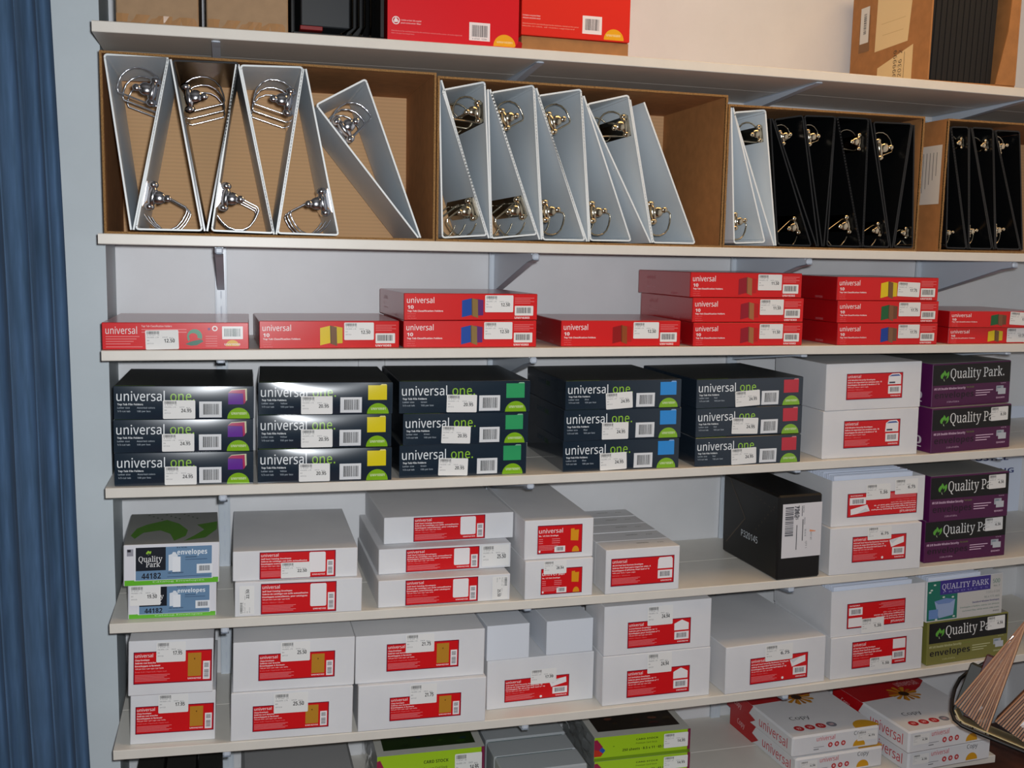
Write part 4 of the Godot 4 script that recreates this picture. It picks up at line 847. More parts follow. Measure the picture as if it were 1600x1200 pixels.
	white_box("wide white clasp envelope box next to the narrow pair, upper of two", 5, .0979, .5478, -.0094, -.3, .235, .1, .3, "clasp", [.205, .26, .835, .8], [["25.50", .385, .03, .625, .43]], false, false, cl)
	white_box("wide white clasp envelope box next to the blank boxes, lower of two", 5, 0, .7899, -.001, -.4, .264, .0959, .3, "clasp", [.24, .3, .8, .82], [["21.75", .395, .05, .605, .48]], false, false, cl)
	white_box("wide white clasp envelope box next to the blank boxes, upper of two", 5, .0965, .7856, -.0111, 0, .2665, .0993, .3, "clasp", [.235, .2, .795, .78], [["21.75", .38, .02, .6, .41]], false, false, cl)
	white_box("white business envelope box set back under two small blank boxes", 5, 0, 1.0689, -.0472, 1.5, .2421, .1086, .2, "angled", [.16, .42, .765, .88], [["17.99", .4, .26, .64, .56]])
	var v := "small blank white boxes"
	white_box("small blank white box standing left on the set-back box", 5, .1095, 1.0665, -.045, 1.5, .094, .077, .2, "", [], [], false, false, v)
	white_box("small blank white box standing right on the set-back box", 5, .1095, 1.2, -.0505, 1.5, .107, .0755, .2, "", [], [], false, false, v)
	white_box("white invitation envelope box with house-shaped picture, lower of two", 5, 0, 1.317, -.011, -.2, .2525, .1111, .12, "house", [.22, .33, .805, .88], [["24.94", .405, .02, .63, .42]])
	white_box("white invitation envelope box with house-shaped picture, upper of two", 5, .1117, 1.3171, -.012, -.1, .2503, .1102, .12, "house", [.215, .35, .805, .88], [["24.94", .395, .06, .63, .45]])
	white_box("single white envelope box with long bare lid right of the house-picture pair", 5, 0, 1.6037, -.0012, 1.4, .2535, .1086, .32, "angled", [.24, .3, .82, .86], [["6.75", .385, .06, .66, .4]])
	white_box("white envelope box, sticker at the bottom of its upright label, under an open box", 5, 0, 1.8729, -.008, -.4, .2421, .0993, .26, "plain", [.225, .15, .82, .8], [["1.36", .42, .58, .66, .88]])
	var n1 = white_box("open white envelope box with upside-down label, upper of the last white pair", 5, .0999, 1.8698, -.0119, -.5, .2455, .1087, .26, "plain", [.165, .3, .79, .85], [["1.36", .32, .66, .56, .98]], true, true)
	sheaf(n1, "loose white envelopes standing in the open box of the last white pair", 46, 0.009, 0.84, 4)
	park_box("olive green and black envelope box under the teal one", 5, 0, 2.1331, -.0119, .4, .2277, .1063, .27, true, "4.36")
	var te = box_on("envelope_box", "open envelope box with teal panel and blue name band, on the olive green box", "envelope box", "", 5, .1075, 2.1231, -.012, 0, .211, .0996, .27, M.card, 0.0, true)
	var tp := pen(0.211, 0.0996); var teal := C(26, 112, 96)
	tp.R(0.005, 0.01, 0.995, 0.99, C(196, 194, 190), 0); tp.R(0.005, 0.01, 0.4, 0.97, teal, 1); tp.R(0.17, 0.01, 0.835, 0.36, C(56, 44, 132), 2)
	tp.T("QUALITY PARK", 0.195, 0.81, 0.1, 0.235, C(206, 206, 224), 2, 3, 2.0); tp.T("P R O D U C T S", 0.21, 0.8, 0.28, 0.32, C(140, 136, 200), 0, 3, 6.0)
	tp.P([[0.1, 0.5], [0.25, 0.45], [0.37, 0.5], [0.35, 0.88], [0.16, 0.93]], C(150, 170, 206), 3); tp.P([[0.1, 0.5], [0.25, 0.45], [0.37, 0.5], [0.3, 0.58], [0.15, 0.58]], C(110, 138, 190), 4); tp.R(0.03, 0.7, 0.15, 0.93, C(104, 140, 196), 4)
	for w in [[0.1, 0.1], [0.06, 0.22], [0.04, 0.27], [0.34, 0.44], [0.22, 0.42], [0.13, 0.95], [0.36, 0.92]]: tp.E(w[0], w[1], 0.035, C(206, 216, 206), 2, 0, TAU, 0.6)
	tp.T("500", 0.865, 0.96, 0.12, 0.22, C(80, 130, 110), 0, 3, 3.0); tp.T("No. 7", 0.88, 0.96, 0.27, 0.31, C(80, 110, 100), 0, 3, 6.0); tp.T("3 3/4 x 6 3/4", 0.78, 0.96, 0.4, 0.46, C(150, 150, 148), 0, 3, 6.0); tp.T("95 x 171 mm", 0.76, 0.96, 0.52, 0.57, C(110, 130, 124), 0, 3, 6.0)
	tp.T("Standard Window Envelopes", 0.6, 0.96, 0.62, 0.66, C(70, 66, 120), 1, 3, 6.0); tp.T("Enveloppes à fenêtre, sobres con ventana", 0.44, 0.96, 0.72, 0.755, C(70, 120, 104), 0, 3, 6.0); tp.T("Gummed flap, white wove, side seam", 0.47, 0.96, 0.81, 0.845, C(70, 120, 104), 0, 3, 6.0); tp.T("21312", 0.88, 0.96, 0.9, 0.93, C(60, 60, 60), 1, 3, 6.0)
	face_print(te, "front_print", tp.mesh(), Vector2(0.211, 0.0996))
	sheaf(te, "loose bluish white envelopes standing in the open teal box", 46, 0.006, 0.7, 5)

# ---------------------------------------------------------------- top shelf
func top_shelf():
	var y := func(x): return ysh(0, x) + 0.0004
	var g := Geo.new(); g.box(Vector3(-0.0695, 0, -0.15), Vector3(0.0695, 0.22, 0.15), 0.002)
	var a = thing("parcel_carton", "plain brown carton sealed with shiny tape, nearest the curtain on the top shelf", "carton", Vector3(0.4365, y.call(0.44), -0.162), Basis.IDENTITY, "plain brown cartons on the top shelf")
	part("body", g.mesh(), M.kraft_plain, a)
	var tape := Geo.new()
	for k in 14: tape.quad(Vector3(-0.069 + 0.00985 * k, 0.002, 0.1507 + 0.0012 * sin(k * 2.1)), Vector3(-0.069 + 0.00985 * (k + 1), 0.002, 0.1507 + 0.0012 * sin((k + 1) * 2.1)), Vector3(-0.069 + 0.00985 * (k + 1), 0.016, 0.1505 + 0.0014 * sin((k + 1) * 1.7)), Vector3(-0.069 + 0.00985 * k, 0.016, 0.1505 + 0.0014 * sin(k * 1.7)))
	part("tape", tape.mesh(), M.tape, a)
	var g2 := Geo.new(); g2.box(Vector3(-0.0715, 0, -0.15), Vector3(0.0715, 0.22, 0.15), 0.002)
	var b = thing("parcel_carton", "plain brown carton beside the black tray unit on the top shelf", "carton", Vector3(0.591, y.call(0.59), -0.162), Basis.IDENTITY, "plain brown cartons on the top shelf")
	part("body", g2.mesh(), M.kraft_plain, b); part("tape", tape.mesh(), M.tape, b)
	var dk = thing("desk_tray_unit", "black plastic tray unit with grey drawer front and red stripe on the top shelf", "desk tray", Vector3(0.752, y.call(0.752), -0.15))
	var sh := Geo.new(); sh.box(Vector3(-0.08, 0, -0.14), Vector3(0.088, 0.006, 0.13), 0.001); sh.box(Vector3(-0.08, 0.006, -0.14), Vector3(-0.074, 0.22, 0.06), 0.001); sh.box(Vector3(0.08, 0.006, -0.14), Vector3(0.088, 0.22, 0.13), 0.001); sh.box(Vector3(-0.074, 0.006, -0.14), Vector3(0.08, 0.22, -0.135)); sh.box(Vector3(-0.074, 0.214, -0.135), Vector3(0.08, 0.22, 0.13))
	part("shell", sh.mesh(), M.black_card, dk)
	var dr := Geo.new(); dr.box(Vector3(-0.062, 0.028, -0.12), Vector3(0.03, 0.2, 0.075), 0.002)
	part("drawer", dr.mesh(), mat(Color(0.17, 0.18, 0.19), 0.5), dk)
	var st := Geo.new(); st.box(Vector3(-0.064, 0.02, 0.03), Vector3(-0.022, 0.028, 0.08), 0.001)
	part("stripe", st.mesh(), mat(Color(0.5, 0.08, 0.08), 0.5), dk)
	for k in 4:
		var rd := Geo.new(); rd.tube([Vector3(0.008 + 0.018 * k, 0.007, 0.126), Vector3(0.036 + 0.012 * k, 0.034 + 0.002 * k, 0.06), Vector3(0.036 + 0.012 * k, 0.19, 0.06)], 0.0022, 6)
		part("rod", rd.mesh(), M.gunmetal, dk)
	var rb = thing("large_red_box", "large red box with recycling mark and yellow half disc standing on the shelf", "box", Vector3(0.973, y.call(0.973), -0.16), Basis.IDENTITY, "large red boxes on the top shelf")
	part("body", rbox(0.256, 0.24, 0.29, 0.0015), M.red_side, rb); rb.set_meta("size", Vector3(0.256, 0.24, 0.29))
	var p := pen(0.256, 0.24); var wh := C(240, 228, 226); var pk := C(236, 150, 150)
	p.R(0.002, 0.003, 0.998, 0.997, C(216, 20, 30), 0)
	p.E(0.063, 0.846, 0.031, wh, 1); p.E(0.063, 0.846, 0.0245, C(200, 30, 40), 2); p.E(0.063, 0.846, 0.015, wh, 3)
	for k in 3: p.P([[0.063 + 0.022 * cos(2.1 * k), 0.846 + 0.024 * sin(2.1 * k)], [0.063 + 0.022 * cos(2.1 * k + 0.9), 0.846 + 0.024 * sin(2.1 * k + 0.9)], [0.063 + 0.012 * cos(2.1 * k + 0.4), 0.846 + 0.012 * sin(2.1 * k + 0.4)]], wh, 3)
	p.T("Contains at least 10% recycled", 0.1, 0.25, 0.835, 0.846, wh, 0, 1, 6.0); p.T("post-consumer fiber", 0.1, 0.25, 0.856, 0.867, wh, 0, 1, 6.0)
	p.T("Manufactured for and distributed by the stationers named on this carton, all marks registered", 0.03, 0.56, 0.92, 0.929, pk, 0, 1, 8.0); p.T("Made in USA, paper from managed forests", 0.03, 0.2, 0.938, 0.947, pk, 0, 1, 8.0)
	p.R(0.615, 0.815, 0.775, 0.955, wh, 1); p.bars(0.637, 0.835, 0.755, 0.925, C(54, 50, 50), 2, true, 7); p.T("0 87547 10206", 0.64, 0.75, 0.934, 0.946, C(60, 56, 56), 3, 2, 6.0)
	p.E(0.89, 0.985, 0.093, C(238, 166, 26), 1, 0, PI); p.T("UNV10201", 0.83, 0.95, 0.945, 0.96, C(248, 226, 170), 1, 2, 4.0)
	face_print(rb, "front_print", p.mesh(), Vector2(0.256, 0.24)); 
	var fl := Geo.new(); fl.prism(PackedVector2Array([Vector2(0.118, 0.001), Vector2(0.1335, 0.0005), Vector2(0.135, 0.012), Vector2(0.1295, 0.016)]), Transform3D(Basis.IDENTITY, Vector3(0, 0, 0.1462)), 0.0015)
	part("corner_flap", fl.mesh(), M.red_side, rb)
	var base = thing("low_carton", "low brown carton underneath the second large red box on the top shelf", "carton", Vector3(1.2195, y.call(1.2195), -0.16))
	part("body", rbox(0.223, 0.0275, 0.28, 0.001), M.kraft_dark, base)
	var r2 = thing("large_red_box", "large red box, warm light painted in, yellow half disc, raised on a low brown carton", "box", Vector3(1.2185, y.call(1.2195) + 0.0283, -0.16), Basis.IDENTITY, "large red boxes on the top shelf")
	part("body", rbox(0.225, 0.24, 0.29, 0.0015), mat(Color(0.86, 0.13, 0.08), 0.35), r2); r2.set_meta("size", Vector3(0.225, 0.24, 0.29))  # a red box; the warm light on it is put into the colour
	var p2 := pen(0.225, 0.24); p2.R(0.002, 0.003, 0.998, 0.997, C(222, 42, 26), 0)  # front red shifted to orange with the same painted warm light
	p2.T("Contains recycled fiber", 0.01, 0.17, 0.84, 0.851, wh, 0, 1, 6.0); p2.T("and post-consumer waste", 0.01, 0.17, 0.86, 0.871, wh, 0, 1, 6.0); p2.T("Manufactured for and distributed by the stationers named on this carton", 0.01, 0.52, 0.905, 0.915, C(240, 170, 150), 0, 1, 8.0); p2.T("Made in USA, all marks registered", 0.01, 0.48, 0.925, 0.934, C(240, 170, 150), 0, 1, 8.0)
	p2.R(0.555, 0.812, 0.735, 0.955, wh, 1); p2.bars(0.58, 0.835, 0.71, 0.925, C(54, 50, 50), 2, true, 8)
	p2.E(0.85, 0.99, 0.088, C(236, 168, 24), 1, 0, PI); p2.T("UNV10203", 0.78, 0.91, 0.945, 0.962, C(248, 226, 170), 1, 2, 4.0)
	face_print(r2, "front_print", p2.mesh(), Vector2(0.225, 0.24))
	# carton with its open front towards the room, full of black folders
	var cb = thing("opened_carton", "brown carton with labels on its side, open in front and full of black folders", "carton", Vector3(2.139, y.call(2.139), -0.16))
	var ad := func(nm, lo, hi, m): var q := Geo.new(); q.box(lo, hi, 0.0008); return part(nm, q.mesh(), m, cb)
	var hw := 0.1145
	ad.call("base_panel", Vector3(-hw, 0, -0.15), Vector3(hw, 0.004, 0.148), M.kraft_dark); ad.call("back_panel", Vector3(-hw, 0.004, -0.15), Vector3(hw, 0.26, -0.146), M.kraft_dark)
	ad.call("side_panel", Vector3(-hw, 0.004, -0.146), Vector3(-hw + 0.004, 0.26, 0.15), M.kraft_dark); ad.call("side_panel", Vector3(hw - 0.004, 0.004, -0.146), Vector3(hw, 0.26, 0.15), M.kraft_dark); ad.call("lid_panel", Vector3(-hw + 0.004, 0.256, -0.146), Vector3(hw - 0.004, 0.26, 0.146), M.kraft_dark)
	var gf := Geo.new(); gf.prism(PackedVector2Array([Vector2(0.062, 0.004), Vector2(hw - 0.0045, 0.004), Vector2(hw - 0.0045, 0.256), Vector2(0.094, 0.256), Vector2(0.086, 0.12)]), Transform3D(Basis.IDENTITY, Vector3(0, 0, 0.148)), 0.003); part("front_flap", gf.mesh(), M.kraft_dark, cb)
	var lx := -hw - 0.0002; var fb := Basis(Vector3(0, 0, 1), Vector3(0, 1, 0), Vector3(-1, 0, 0))
	var n1 := pen(0.3, 0.26); n1.P([[0.34, 0.0], [0.79, 0], [0.74, 0.615], [0.33, 0.63]], C(226, 200, 150), 0); n1.R(0.4, 0.4, 0.7, 0.405, C(204, 176, 124), 1); n1.R(0.42, 0.5, 0.68, 0.505, C(204, 176, 124), 1)
	part("pasted_sheet", n1.mesh(), M.print_matt, cb, Vector3(lx, 0, -0.15), fb)
	var n2 := pen(0.3, 0.26); n2.P([[0.38, 0.78], [0.81, 0.655], [0.81, 0.985], [0.38, 0.985]], C(226, 198, 146), 0); n2.R(0.71, 0.7, 0.715, 0.98, C(110, 84, 60), 1); n2.R(0.55, 0.9, 0.553, 0.98, C(110, 84, 60), 1)
	part("pasted_sheet", n2.mesh(), M.print_matt, cb, Vector3(lx, 0, -0.15), fb)
	var nt := pen(0.085, 0.036); nt.T("272036 2", 0.02, 0.95, 0.62, 0.97, C(70, 50, 36), 3, 2, 4.0); nt.T("99999999", 0.02, 0.98, 0.1, 0.45, C(70, 50, 36), 3, 2, 4.0)
	part("stencil_print", nt.mesh(), M.print_matt, cb, Vector3(lx, 0.003, 0.056), fb * Basis(Vector3.BACK, PI / 2))
	var lb := pen(0.3, 0.26); lb.R(0.11, 0.28, 0.25, 0.6, C(128, 92, 56), 0); lb.R(0.12, 0.2, 0.235, 0.52, C(216, 216, 210), 1); lb.bars(0.165, 0.26, 0.2, 0.44, C(60, 60, 64), 2, false, 5)
	part("barcode_label", lb.mesh(), M.print_matt, cb, Vector3(lx, 0, -0.15), fb)
	var ord := ["first", "second", "third", "fourth", "fifth", "sixth", "seventh", "eighth", "ninth", "tenth", "eleventh", "last"]
	for k in 12:
		var s := Geo.new(); s.box(Vector3(-0.0062, 0, -0.13), Vector3(0.0062, 0.236, 0.13), 0.0012)
		var o = part(numbered("hanging_folder"), s.mesh(), M.soot, self, Vector3(2.139 - hw + 0.0125 + 0.0145 * k, y.call(2.139) + 0.0045 + Y0, -0.158), Basis(Vector3.BACK, deg_to_rad(-1.3)))
		meta(o, "%s black folder from the labelled side inside the open brown carton" % ord[k], "folder", "black folders in the open carton")

# ---------------------------------------------------------------- lowest shelf
func ream(label, b, x, z, yaw, w, h, d, price):
	var o = box_on("paper_ream", label, "paper ream", "wrapped reams of copy paper", 6, b, x, z, yaw, w, h, d, M.card, 0.0, false, 0.004)
	if not prints.has("reamtop"):
		var t := pen(0.235, 0.29); var red := C(182, 20, 26); var ink := C(60, 58, 62)
		t.P([[0.0, 0.0], [1, 0], [1, 0.17], [0.86, 0.27], [0.72, 0.34], [0.5, 0.38], [0.0, 0.4]], red, 0)
		t.T("universal", 0.62, 0.9, 0.12, 0.22, C(226, 180, 180), 0, 1, 4.0)
		for k in 18:
			var a := TAU * k / 18 + 0.1 * (k % 3); var r := 0.15 + 0.02 * (k % 2); var wd := 0.22
			t.P([[0.56 + 0.04 * cos(a - wd), 0.36 + 0.035 * sin(a - wd)], [0.56 + r * cos(a - 0.13), 0.36 + r * 0.8 * sin(a - 0.13)], [0.56 + r * 1.08 * cos(a), 0.36 + r * 0.86 * sin(a)], [0.56 + r * cos(a + 0.13), 0.36 + r * 0.8 * sin(a + 0.13)], [0.56 + 0.04 * cos(a + wd), 0.36 + 0.035 * sin(a + wd)]], C(206, 140, 32) if k % 2 else C(176, 108, 24), 2 + k % 2)
		t.E(0.56, 0.36, 0.045, C(58, 34, 20), 4)
		t.T("Copy", 0.2, 0.42, 0.68, 0.735, ink, 0, 1, 3.0)
		for k in 4: t.E(0.17 + 0.125 * k, 0.875, 0.042, C(196, 40, 44) if k < 3 else C(128, 128, 140), 1); t.T(["92", "20", "8.5", "500"][k], 0.148 + 0.125 * k, 0.192 + 0.125 * k, 0.86, 0.89, C(240, 200, 200), 1, 2, 6.0)
		t.E(0.87, 0.985, 0.115, C(214, 160, 36), 1, 0, PI)
		prints["reamtop"] = t.mesh()
		var f := pen(0.235, 0.049); f.T("universal", 0.27, 0.48, 0.12, 0.34, C(206, 60, 70), 0, 1, 3.0)
		for k in 3: f.E(0.43 + 0.075 * k, 0.6, 0.125, C(190, 40, 46), 1); f.E(0.43 + 0.075 * k, 0.6, 0.06, C(226, 190, 190), 2)
		f.R(0.24, 0.62, 0.36, 0.65, C(150, 150, 154), 1); f.R(0.24, 0.72, 0.3, 0.76, C(110, 110, 114), 1)
		f.T("Copy", 0.7, 0.83, 0.1, 0.3, C(66, 64, 70), 0, 1, 3.0); f.E(0.765, 0.86, 0.34, C(214, 156, 30), 1, 0, PI)
		prints["reamfront"] = f.mesh()
		var l := pen(0.29, 0.049); l.P([[0, 0], [0.42, 0], [0.36, 0.5], [0.46, 0.62], [0.42, 0.78], [0.36, 1], [0, 1]], red, 0)
		l.T("Copy", 0.12, 0.24, 0.35, 0.62, C(226, 190, 190), 0, 1, 4.0); l.T("universal", 0.52, 0.93, 0.26, 0.72, C(200, 56, 66), 0, 1, 3.0)
		prints["reamside"] = l.mesh()
	face_print(o, "top_print", prints["reamtop"], Vector2(0.235, 0.29), "T"); face_print(o, "front_print", prints["reamfront"], Vector2(0.235, 0.049)); face_print(o, "side_print", prints["reamside"], Vector2(0.29, 0.049), "L")
	if price: sticker(o, price, price_at(price)[0], 0.16, price_at(price)[1], 0.62)
func price_at(price): return [0.74, 0.97] if price == "4.75" else [0.05, 0.24]
func lime_pack(label, b, x, z, w, h, d, dark):
	var o = box_on("card_stock_pack", label, "paper pack", "lime green card stock packs", 6, b, x, z, -1.2, w, h, d, M.lime_side)
	var p := pen(0.235, 0.055); var ink := C(30, 40, 20)
	p.R(0.003, 0.01, 0.997, 0.99, C(160, 200, 30), 0)
	p.P([[0, 0.12], [0.03, 0.1], [0.09, 0.42], [0.05, 0.55], [0.0, 0.5]], C(150, 30, 70), 1); p.P([[0.0, 0.5], [0.05, 0.55], [0.11, 0.58], [0.07, 0.8], [0.0, 0.8]], C(190, 50, 30), 1); p.P([[0.05, 0.55], [0.08, 0.42], [0.115, 0.56], [0.09, 0.68]], C(40, 80, 170), 2)
	p.T("ASTROBRITE", 0.43, 0.66, 0.2, 0.27, ink, 1, 1, 6.0) if false else p.T("CARD STOCK", 0.43, 0.66, 0.2, 0.27, ink, 1, 1, 6.0)
	p.T("Premium Card Stock", 0.43, 0.65, 0.36, 0.43, ink, 0, 1, 6.0); p.T("250 sheets · 8.5 x 11 · 65 lb", 0.29, 0.74, 0.57, 0.67, ink, 1, 1, 5.0)
	p.P([[0.19, 0.45], [0.2, 0.4], [0.21, 0.45]], C(90, 130, 20), 1)
	p.R(0.0, 0.86, 1, 0.99, C(112, 150, 20), 1); p.R(0.97, 0.0, 1, 1, C(120, 30, 70), 1)
	face_print(o, "front_print", p.mesh(), Vector2(0.235, 0.055)); sticker(o, "14.95", 0.72, 0.12, 0.975, 0.72)
	var t := pen(0.235, 0.25); t.R(0, 0, 1, 1, C(196, 196, 188), 0); t.R(0.07, 0.03, 0.93, 0.9, C(34, 30, 22) if dark else C(30, 52, 18), 1)
	var rg := RandomNumberGenerator.new(); rg.seed = 5 if dark else 6
	for k in 26: t.E(rg.randf_range(0.13, 0.87), rg.randf_range(0.1, 0.84), rg.randf_range(0.015, 0.05), [C(74, 30, 26), C(58, 44, 22), C(100, 60, 46), C(24, 20, 18)][k % 4] if dark else [C(40, 74, 20), C(20, 36, 12), C(20, 44, 60), C(56, 84, 26)][k % 4], 2 + k % 3, 0, TAU, 0.6)
	face_print(o, "top_print", t.mesh(), Vector2(0.235, 0.25), "T")
	var f := Geo.new(); var rg2 := RandomNumberGenerator.new(); rg2.seed = 12                       # crumpled clear wrap on the side
	var gx := 10; var gy := 5; var pts := []
	for j in gy + 1:
		var r := []
		for i in gx + 1: r.append(Vector3(-w / 2 - 0.003 - rg2.randf_range(0.0, 0.011), h * (0.02 + 0.98 * j / gy), lerpf(-d / 2, d / 2 - 0.004, float(i) / gx)))
		pts.append(r)
	for j in gy:
		for i in gx: f.tri(pts[j][i], pts[j][i + 1], pts[j + 1][i + 1]); f.tri(pts[j][i], pts[j + 1][i + 1], pts[j + 1][i])
	part("plastic_wrap", f.mesh(), M.film, o)

func lowest_shelf():
	ream("lower ream of copy paper in the pile beside the bare piece of shelf", 0, 1.795, -.006, 2.5, .2385, .0495, .297, "4.36")
	ream("upper ream of copy paper, sunflower on top, in the pile beside bare shelf", .0508, 1.7865, -.0105, 2.55, .2369, .0492, .297, "4.75")
	ream("lower ream of copy paper in the pile partly hidden by the wire basket", 0, 2.069, .03, 4.0, .2445, .052, .29, "4.36")
	ream("upper ream of copy paper in the pile partly hidden by the wire basket", .0533, 2.0589, .0401, 4.46, .2429, .0545, .28, "4.36")
	lime_pack("lime green card stock pack under another one with a dark picture on its top", 0, 1.337, -.1, .2344, .0495, .245, true)
	lime_pack("lime green card stock pack with dark brown picture on its top sheet", .05, 1.3347, -.0983, .2344, .0579, .245, true)
	lime_pack("lime green card stock pack with dark leafy picture, nearer the curtain", 0, .8475, -.1349, .2394, .1011, .21, false)
	var row := ["foremost", "second", "third", "hindmost"]
	for k in 4:
		var o = box_on("paper_box", "white wrapped paper box greyed by painted shade, between the lime packs, %s of its row" % row[k], "paper box", "row of wrapped paper boxes between the lime packs", 6, 0, 1.105, -.036 - 0.077 * k, 0, .192, .083 - 0.002 * (k % 2), .0725, mat(Color(0.68, 0.7, 0.71), 0.3), 0.0, false, 0.003)  # white boxes greyed: shade of the shelf above put into the colour
		var t := pen(0.19, 0.073); t.R(0.02, 0.02, 0.94, 0.05, C(70, 104, 104), 1)
		face_print(o, "seam", t.mesh(), Vector2(0.19, 0.073), "T")
	var w = box_on("wrapped_stack", "low stack of paper in dull grey plastic under the wide clasp envelope boxes", "paper pack", "", 6, 0, .565, -.06, 0, .235, .077, .25, mat(Color(0.62, 0.62, 0.62), 0.35), 0.0, false, 0.006)
	for e in [["dark_file_box", .355, .052, .085, "first dark file box in the shadow at the curtain end of the lowest shelf"], ["dark_file_box", .413, .058, .088, "second dark file box from the curtain on the lowest shelf"], ["dark_file_box", .477, .047, .086, "third dark file box from the curtain on the lowest shelf"]]:
		box_on(e[0], e[4], "file box", "dark file boxes on the lowest shelf", 6, 0, e[1], -.1, 0, e[2], e[3] + 0.03, .2, mat(Color(0.17, 0.17, 0.16), 0.5))
	var cab = thing("drawer_cabinet", "reddish brown wooden cabinet in the shadow below the wire basket", "cabinet", Vector3(2.42, -1.45, 0.0))
	part("body", rbox(0.5, 0.32, 0.6, 0.004), M.wood, cab)
	for k in 2:
		var d = part("drawer", rbox(0.46, 0.135, 0.016, 0.003), M.wood, cab, Vector3(0, 0.015 + 0.15 * k, 0.302))
		var kn := Geo.new(); kn.ball(Vector3(0, 0.068, 0.016), Vector3(0.011, 0.011, 0.011)); part("knob", kn.mesh(), M.brass, d)

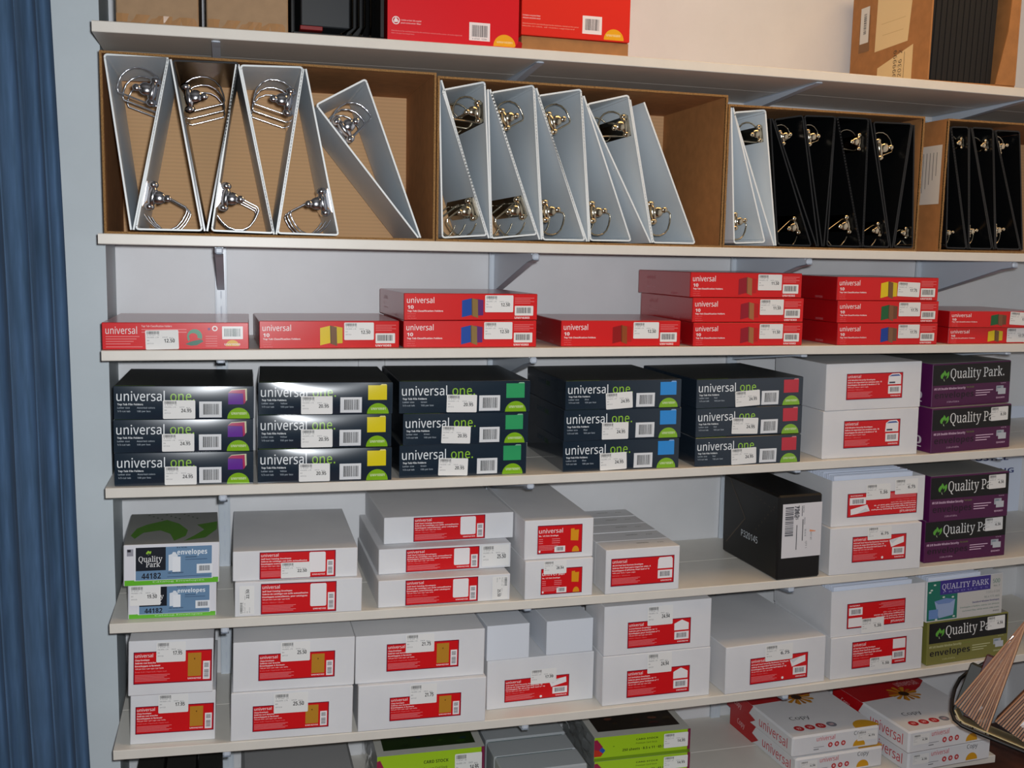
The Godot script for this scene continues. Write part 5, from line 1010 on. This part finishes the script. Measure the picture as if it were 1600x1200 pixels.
# ---------------------------------------------------------------- wire basket with kraft bundles, in front of the far end
func wire_basket():
	# it hangs on a stand in the aisle and faces the room, turned towards the left
	var d := Vector3(0.6585, -0.2993, -0.6905); var rt := d.cross(Vector3.UP).normalized(); var turn := Basis(rt, rt.cross(d), -d)
	var at := Vector3(2.0829, -0.7459, 0.25)
	var o = thing("wire_basket", "black wire basket holding tilted brown bundles, in front of the shelves' far end", "wire basket", at, turn)
	var outline := [Vector2(0.03, 0.08), Vector2(0.008, 0.064), Vector2(-0.022, 0.0393), Vector2(-0.05, 0.016), Vector2(-0.064, 0.0), Vector2(-0.0698, -0.02), Vector2(-0.0705, -0.0415), Vector2(-0.0675, -0.064), Vector2(-0.0595, -0.079), Vector2(-0.0443, -0.0875), Vector2(-0.0164, -0.0945), Vector2(0.0268, -0.103), Vector2(0.0754, -0.1125), Vector2(0.13, -0.123), Vector2(0.145, -0.12), Vector2(0.155, -0.105), Vector2(0.19, 0.05)]
	var zs := [-0.165, -0.165, -0.165, -0.16, -0.13, -0.085, -0.045, -0.015]; var rail := []; var back := []
	for k in outline.size():
		rail.append(Vector3(outline[k].x, outline[k].y, zs[k] if k < 8 else 0.0))
		if k >= 8: back.append(Vector3(outline[k].x, outline[k].y, -0.17))
	var fr := Geo.new(); fr.tube(rail, 0.0042, 8); part("front_rail", fr.mesh(), M.dark, o)
	var br := Geo.new(); br.tube(back, 0.0035, 8); part("rear_rail", br.mesh(), M.dark, o)
	for k in 8:
		var p: Vector2 = Vector2(-0.05, -0.085).lerp(Vector2(0.13, -0.1225), k / 7.0); var g := Geo.new()
		g.tube([Vector3(p.x, p.y, 0), Vector3(p.x, p.y, -0.17)], 0.0018, 6); part("cross_wire", g.mesh(), M.dark, o)
	var ln := Geo.new(); ln.prism(PackedVector2Array([Vector2(-0.062, -0.06), Vector2(-0.052, -0.077), Vector2(-0.04, -0.083), Vector2(0.13, -0.1185), Vector2(0.13, -0.1165), Vector2(-0.04, -0.081), Vector2(-0.05, -0.075), Vector2(-0.06, -0.059)]), Transform3D(Basis.IDENTITY, Vector3(0, 0, -0.085)), 0.16)
	meta(part("liner", ln.mesh(), mat(Color(0.8, 0.74, 0.56), 0.8), o), "cream card liner")
	var st := Geo.new(); st.tube([Vector3(0, 0, -0.178), Vector3(0, -0.364, -0.178)], 0.008, 10)
	part("post", st.mesh(), M.dark, o, Vector3(0.3, -0.02, 0), Basis(turn.transposed() * Vector3.RIGHT, turn.transposed() * Vector3.UP, turn.transposed() * Vector3.BACK))
	var packs := [["dark green paper packet standing behind the brown bundles in the wire basket", Color(0.09, 0.11, 0.07), -0.036, 0.02], ["dark red paper packet standing behind the brown bundles in the wire basket", Color(0.28, 0.05, 0.05), -0.012, 0.045]]
	for q in packs:
		var pk := Geo.new(); pk.box(Vector3(-0.013, -0.1, -0.03), Vector3(0.013, q[3], 0.03), 0.002)
		var po = part(numbered("paper_packet"), pk.mesh(), mat(q[1], 0.5), self, at + Vector3(0, Y0, 0) + turn * Vector3(q[2], 0.018, -0.13), turn * Basis(Vector3.BACK, -0.25))
		meta(po, q[0], "packet", "dark packets in the wire basket")
	var tones := [mat(Color(0.74, 0.55, 0.41), 0.8), mat(Color(0.64, 0.45, 0.32), 0.8), mat(Color(0.78, 0.6, 0.46), 0.8), mat(Color(0.58, 0.39, 0.27), 0.8)]
	var leg := ["brown kraft sheet bundle in clear film, the larger one at the basket's corner", "brown kraft sheet bundle in clear film, cut off by the picture's edge"]
	for b in 2:
		var a0: Vector2 = [Vector2(-0.0625, -0.052), Vector2(0.018, -0.07)][b]; var a1: Vector2 = [Vector2(0.0036, -0.0935), Vector2(0.1, -0.112)][b]
		var g0: float = [59.0, 55.0][b]; var g1: float = [77.0, 66.0][b]
		var bo = thing("kraft_bundle", leg[b], "paper bundle", at, turn, "brown bundles in the wire basket")
		var n := 15 if b == 0 else 18; var len := 0.24
		for k in n:
			var t := float(k) / (n - 1); var f := a0.lerp(a1, t) + Vector2(0, 0.003); var ang := deg_to_rad(lerpf(g0, g1, t))
			var s := Geo.new(); s.box(Vector3(0, -0.0017, -0.07), Vector3(len, 0.0017, 0.07), 0.0005)
			part("sheet", s.mesh(), tones[(k * 7 + b) % 4], bo, Vector3(f.x, f.y, -0.085 + 0.003 * sin(k * 1.9)), Basis(Vector3.BACK, ang))
		var fm := Geo.new(); var rg := RandomNumberGenerator.new(); rg.seed = 40 + b
		var gx := 12; var gy := 20; var pts := []
		for j in gy + 1:
			var r := []
			for i in gx + 1:
				var t := float(i) / gx; var f := a0.lerp(a1, t) + Vector2(0, 0.003); var dir := Vector2.from_angle(deg_to_rad(lerpf(g0, g1, t))) * (len * j / gy)
				r.append(Vector3(f.x + dir.x, f.y + dir.y, -0.0095 + rg.randf_range(0.0, 0.004)))
			pts.append(r)
		for j in gy:
			for i in gx: fm.tri(pts[j][i], pts[j][i + 1], pts[j + 1][i + 1]); fm.tri(pts[j][i], pts[j + 1][i + 1], pts[j + 1][i])
		part("plastic_film", fm.mesh(), M.film, bo)
